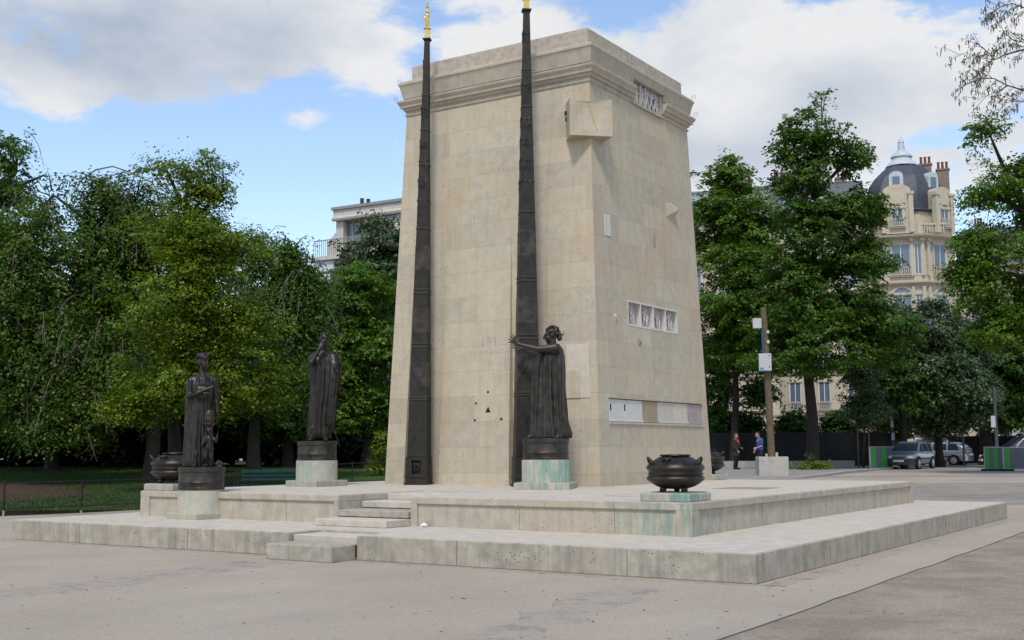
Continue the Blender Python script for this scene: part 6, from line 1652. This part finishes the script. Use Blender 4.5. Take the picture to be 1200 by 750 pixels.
tree('leafy_tree', 'loose crowned green tree entering from the right edge below bare branches', 'tree', 1250, 48, [(1160, 158, 0, 26, 22), (1195, 190, 0, 46, 32), (1165, 228, 0, 40, 20), (1205, 260, 0, 66, 34), (1150, 290, 0, 32, 30), (1170, 340, 0, 52, 40), (1215, 350, 0, 60, 52), (1135, 320, 0, 22, 34), (1180, 385, 0, 54, 26)], 430, .135, 'fresh', M_bark, .3, group=GR, seed=45, gap=.45, flat=.8)
tree('silver_linden', 'silvery green linden tree over the second parked car', 'tree', 1102, 66, [(1085, 385, 0, 46, 36), (1120, 410, 0, 46, 44), (1085, 440, -1, 60, 40), (1130, 455, -1, 44, 40), (1105, 480, 0, 40, 24), (1060, 425, 0, 30, 40)], 430, .19, 'silver', M_bark, .22, group=GR, seed=47, gap=.15, hang=.4)
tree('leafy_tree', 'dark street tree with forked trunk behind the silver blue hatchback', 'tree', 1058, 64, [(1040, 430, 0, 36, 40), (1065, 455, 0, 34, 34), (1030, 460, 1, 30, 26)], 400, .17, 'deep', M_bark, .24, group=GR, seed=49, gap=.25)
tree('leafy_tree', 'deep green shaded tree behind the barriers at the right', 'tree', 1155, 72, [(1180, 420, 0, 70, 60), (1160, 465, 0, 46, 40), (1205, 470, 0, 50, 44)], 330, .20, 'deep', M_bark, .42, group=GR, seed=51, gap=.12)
tree('leafy_tree', 'low branched tree between the monument and the wooden pole', 'tree', 850, 68, [(840, 430, 0, 40, 44), (872, 415, 0, 40, 40), (835, 490, 0, 30, 30), (888, 455, 0, 30, 24)], 260, .17, 'mid', M_bark, .16, group=GR, seed=53, gap=.5)
tree('young_tree', 'slim young tree tied to wooden stakes left of the barrier', 'tree', 1012, 60, [(1008, 440, 0, 26, 30), (1014, 475, 0, 26, 26), (1003, 410, 0, 18, 22)], 380, .13, 'silver', M_bark2, .07, group=GR, seed=55, gap=.3)
p = gcol(1012, 60)
for sx in (-.28, .28):
    q = p + _rt0 * sx; m = MB().tube([q, q + Vector((0, 0, 2.2))], .05, 8); m.tube([q + Vector((0, 0, 1.95)), p + Vector((0, 0, 1.95))], .03, 6)
    t = thing('tree_stake', tuple(q), 0, 'wooden stake on the %s side of the young tree' % ('left' if sx < 0 else 'right'), 'stake', 'stakes of the young tree'); m.build('stake', M_wood, t, world=True)
shrub('flowering_shrub', 'shrub with pink blossoms behind the silver hatchback', 1086, 78, [(1088, 470, 0, 18, 26), (1096, 495, 0, 14, 18), (1078, 490, 0, 16, 18)], 420, .19, 'pink', 57)
shrub('leafy_shrub', 'vivid green shrub above the dark fence left of the silver blue hatchback', 1046, 70, [(1040, 490, 0, 26, 18), (1060, 480, 0, 20, 22), (1025, 497, 0, 18, 13), (1066, 500, 0, 16, 14)], 420, .16, 'bright', 59)
shrub('leafy_shrub', 'tuft of green suckers round the foot of the tallest street tree', 951, 55.5, [(955, 550, 0, 16, 7), (943, 549, 0, 12, 8), (962, 546, 0, 9, 5)], 700, .10, 'bright', 61)
foliage_mass('clipped_hedge', 'dark green hedge growing over the board fence right of the monument', 'hedge', [gcol(x, 68.5) for x in (812, 850, 900, 960, 1010)], 3.6, 1.1, 60000, .20, 'deep', base=None, kind='stuff', seed=6)
foliage_mass('clipped_hedge', 'tall dark hedge behind the road at the right edge', 'hedge', [gcol(x, 84) for x in (1150, 1200, 1290)], 7.0, 1.8, 14000, .25, 'dark', base=None, kind='stuff', seed=7)

# bare branched tree leaning in from beyond the right edge
b = gcol(1330, 30); bt_ = thing('bare_tree', tuple(b), 0, 'nearly bare thin branches reaching in at the upper right corner', 'tree')
M_bare = plain('bare_branch_bark', (.055, .045, .045), .8)
tb = MB(); rnd = random.Random(6); DB = 30.0
tb.tube([b + Vector((0, 0, -.05)), pt(1326, 420, DB), pt(1320, 250, DB), pt(1312, 90, DB), pt(1305, -40, DB)], [.22, .19, .16, .11, .05], 10); tb.build('trunk', M_bark2, bt_, world=True, smooth=60)
fine = MB(); tips = []
def limb(P, r0, lvl=0, dd=0.0):
    W_ = [pt(x, y, DB + dd + rnd.uniform(-.2, .2)) for x, y in P]
    n = len(W_); fine.tube(W_, [r0 * (1 - .75 * i / (n - 1)) for i in range(n)], 6 if r0 > .015 else 4, False)
    for i in range(1, n):
        for s in range(5 if lvl == 0 else 2):
            q = W_[i - 1].lerp(W_[i], rnd.random()); a = rnd.choice((-1, 1)); L = rnd.uniform(.15, .45)
            e = q - _rt0 * L * rnd.uniform(.4, 1) + Vector((0, 0, a * L * rnd.uniform(.2, .8))) + _fw0 * rnd.uniform(-.2, .2)
            e2 = e - _rt0 * L * .3 + Vector((0, 0, -L * .35))
            fine.tube([q, e, e2], [.007, .0055, .003], 4, False); tips.extend([e, e2])
    tips.append(W_[-1])
limb([(1315, 70), (1240, 62), (1200, 58), (1178, 64), (1166, 70), (1152, 56), (1143, 50)], .030, 0)
limb([(1166, 70), (1150, 68), (1132, 62), (1116, 66)], .012, 1); limb([(1164, 72), (1158, 86), (1150, 98)], .011, 1); limb([(1148, 66), (1147, 78), (1146, 88)], .008, 1)
limb([(1318, 130), (1240, 108), (1200, 106), (1180, 100), (1165, 92), (1150, 92), (1128, 100)], .026, 0, .6); limb([(1180, 100), (1168, 108), (1152, 114), (1140, 122)], .012, 1, .6); limb([(1318, 160), (1215, 124), (1195, 118), (1180, 120), (1168, 134)], .018, 0, .4)
limb([(1310, 20), (1240, 12), (1202, 10), (1186, 4), (1172, 8), (1158, 18)], .022, 0, -.4); limb([(1200, 50), (1186, 46), (1176, 38), (1172, 26)], .012, 1, -.4); limb([(1196, 48), (1182, 34), (1176, 20)], .009, 1)
limb([(1312, 40), (1230, 46), (1204, 48), (1188, 44)], .018, 0)
limb([(1197, 10), (1196, -6)], .018, 1, -.4)
fine.build('branches', M_bare, bt_, world=True, fix=False)
pods = MB(); lv = []
for q in tips:
    if rnd.random() < .75:
        for s in range(rnd.randint(1, 3)):
            o = q + Vector((rnd.uniform(-.08, .08), rnd.uniform(-.08, .08), 0)); pods.tube([o, o + Vector((rnd.uniform(-.02, .02), 0, -.05)), o + Vector((rnd.uniform(-.03, .03), 0, -rnd.uniform(.10, .17)))], [.004, .013, .004], 4)
tag(pods.build('seed_pods', plain('dry_pods', (.10, .055, .05), .8, var=.3), bt_, world=True, fix=False), kind='stuff')
rng = np.random.default_rng(4); sel = [q for q in tips if rnd.random() < .6]
C_ = np.repeat(np.array([tuple(q) for q in sel]), 6, 0) + rng.normal(0, .05, (len(sel) * 6, 3)); N = len(C_)
nr = rng.normal(size=(N, 3)); nr /= np.linalg.norm(nr, axis=1)[:, None]; t = np.cross(nr, rng.normal(size=(N, 3))); t /= np.linalg.norm(t, axis=1)[:, None]; b2 = np.cross(nr, t)
V = np.stack([C_ - t * .045, C_ + b2 * .018, C_ + t * .045, C_ - b2 * .018], 1).reshape(-1, 3)
link('crown', np_mesh('crown', V, np.arange(4 * N).reshape(-1, 4)), LF['fresh'], bt_, world=True)
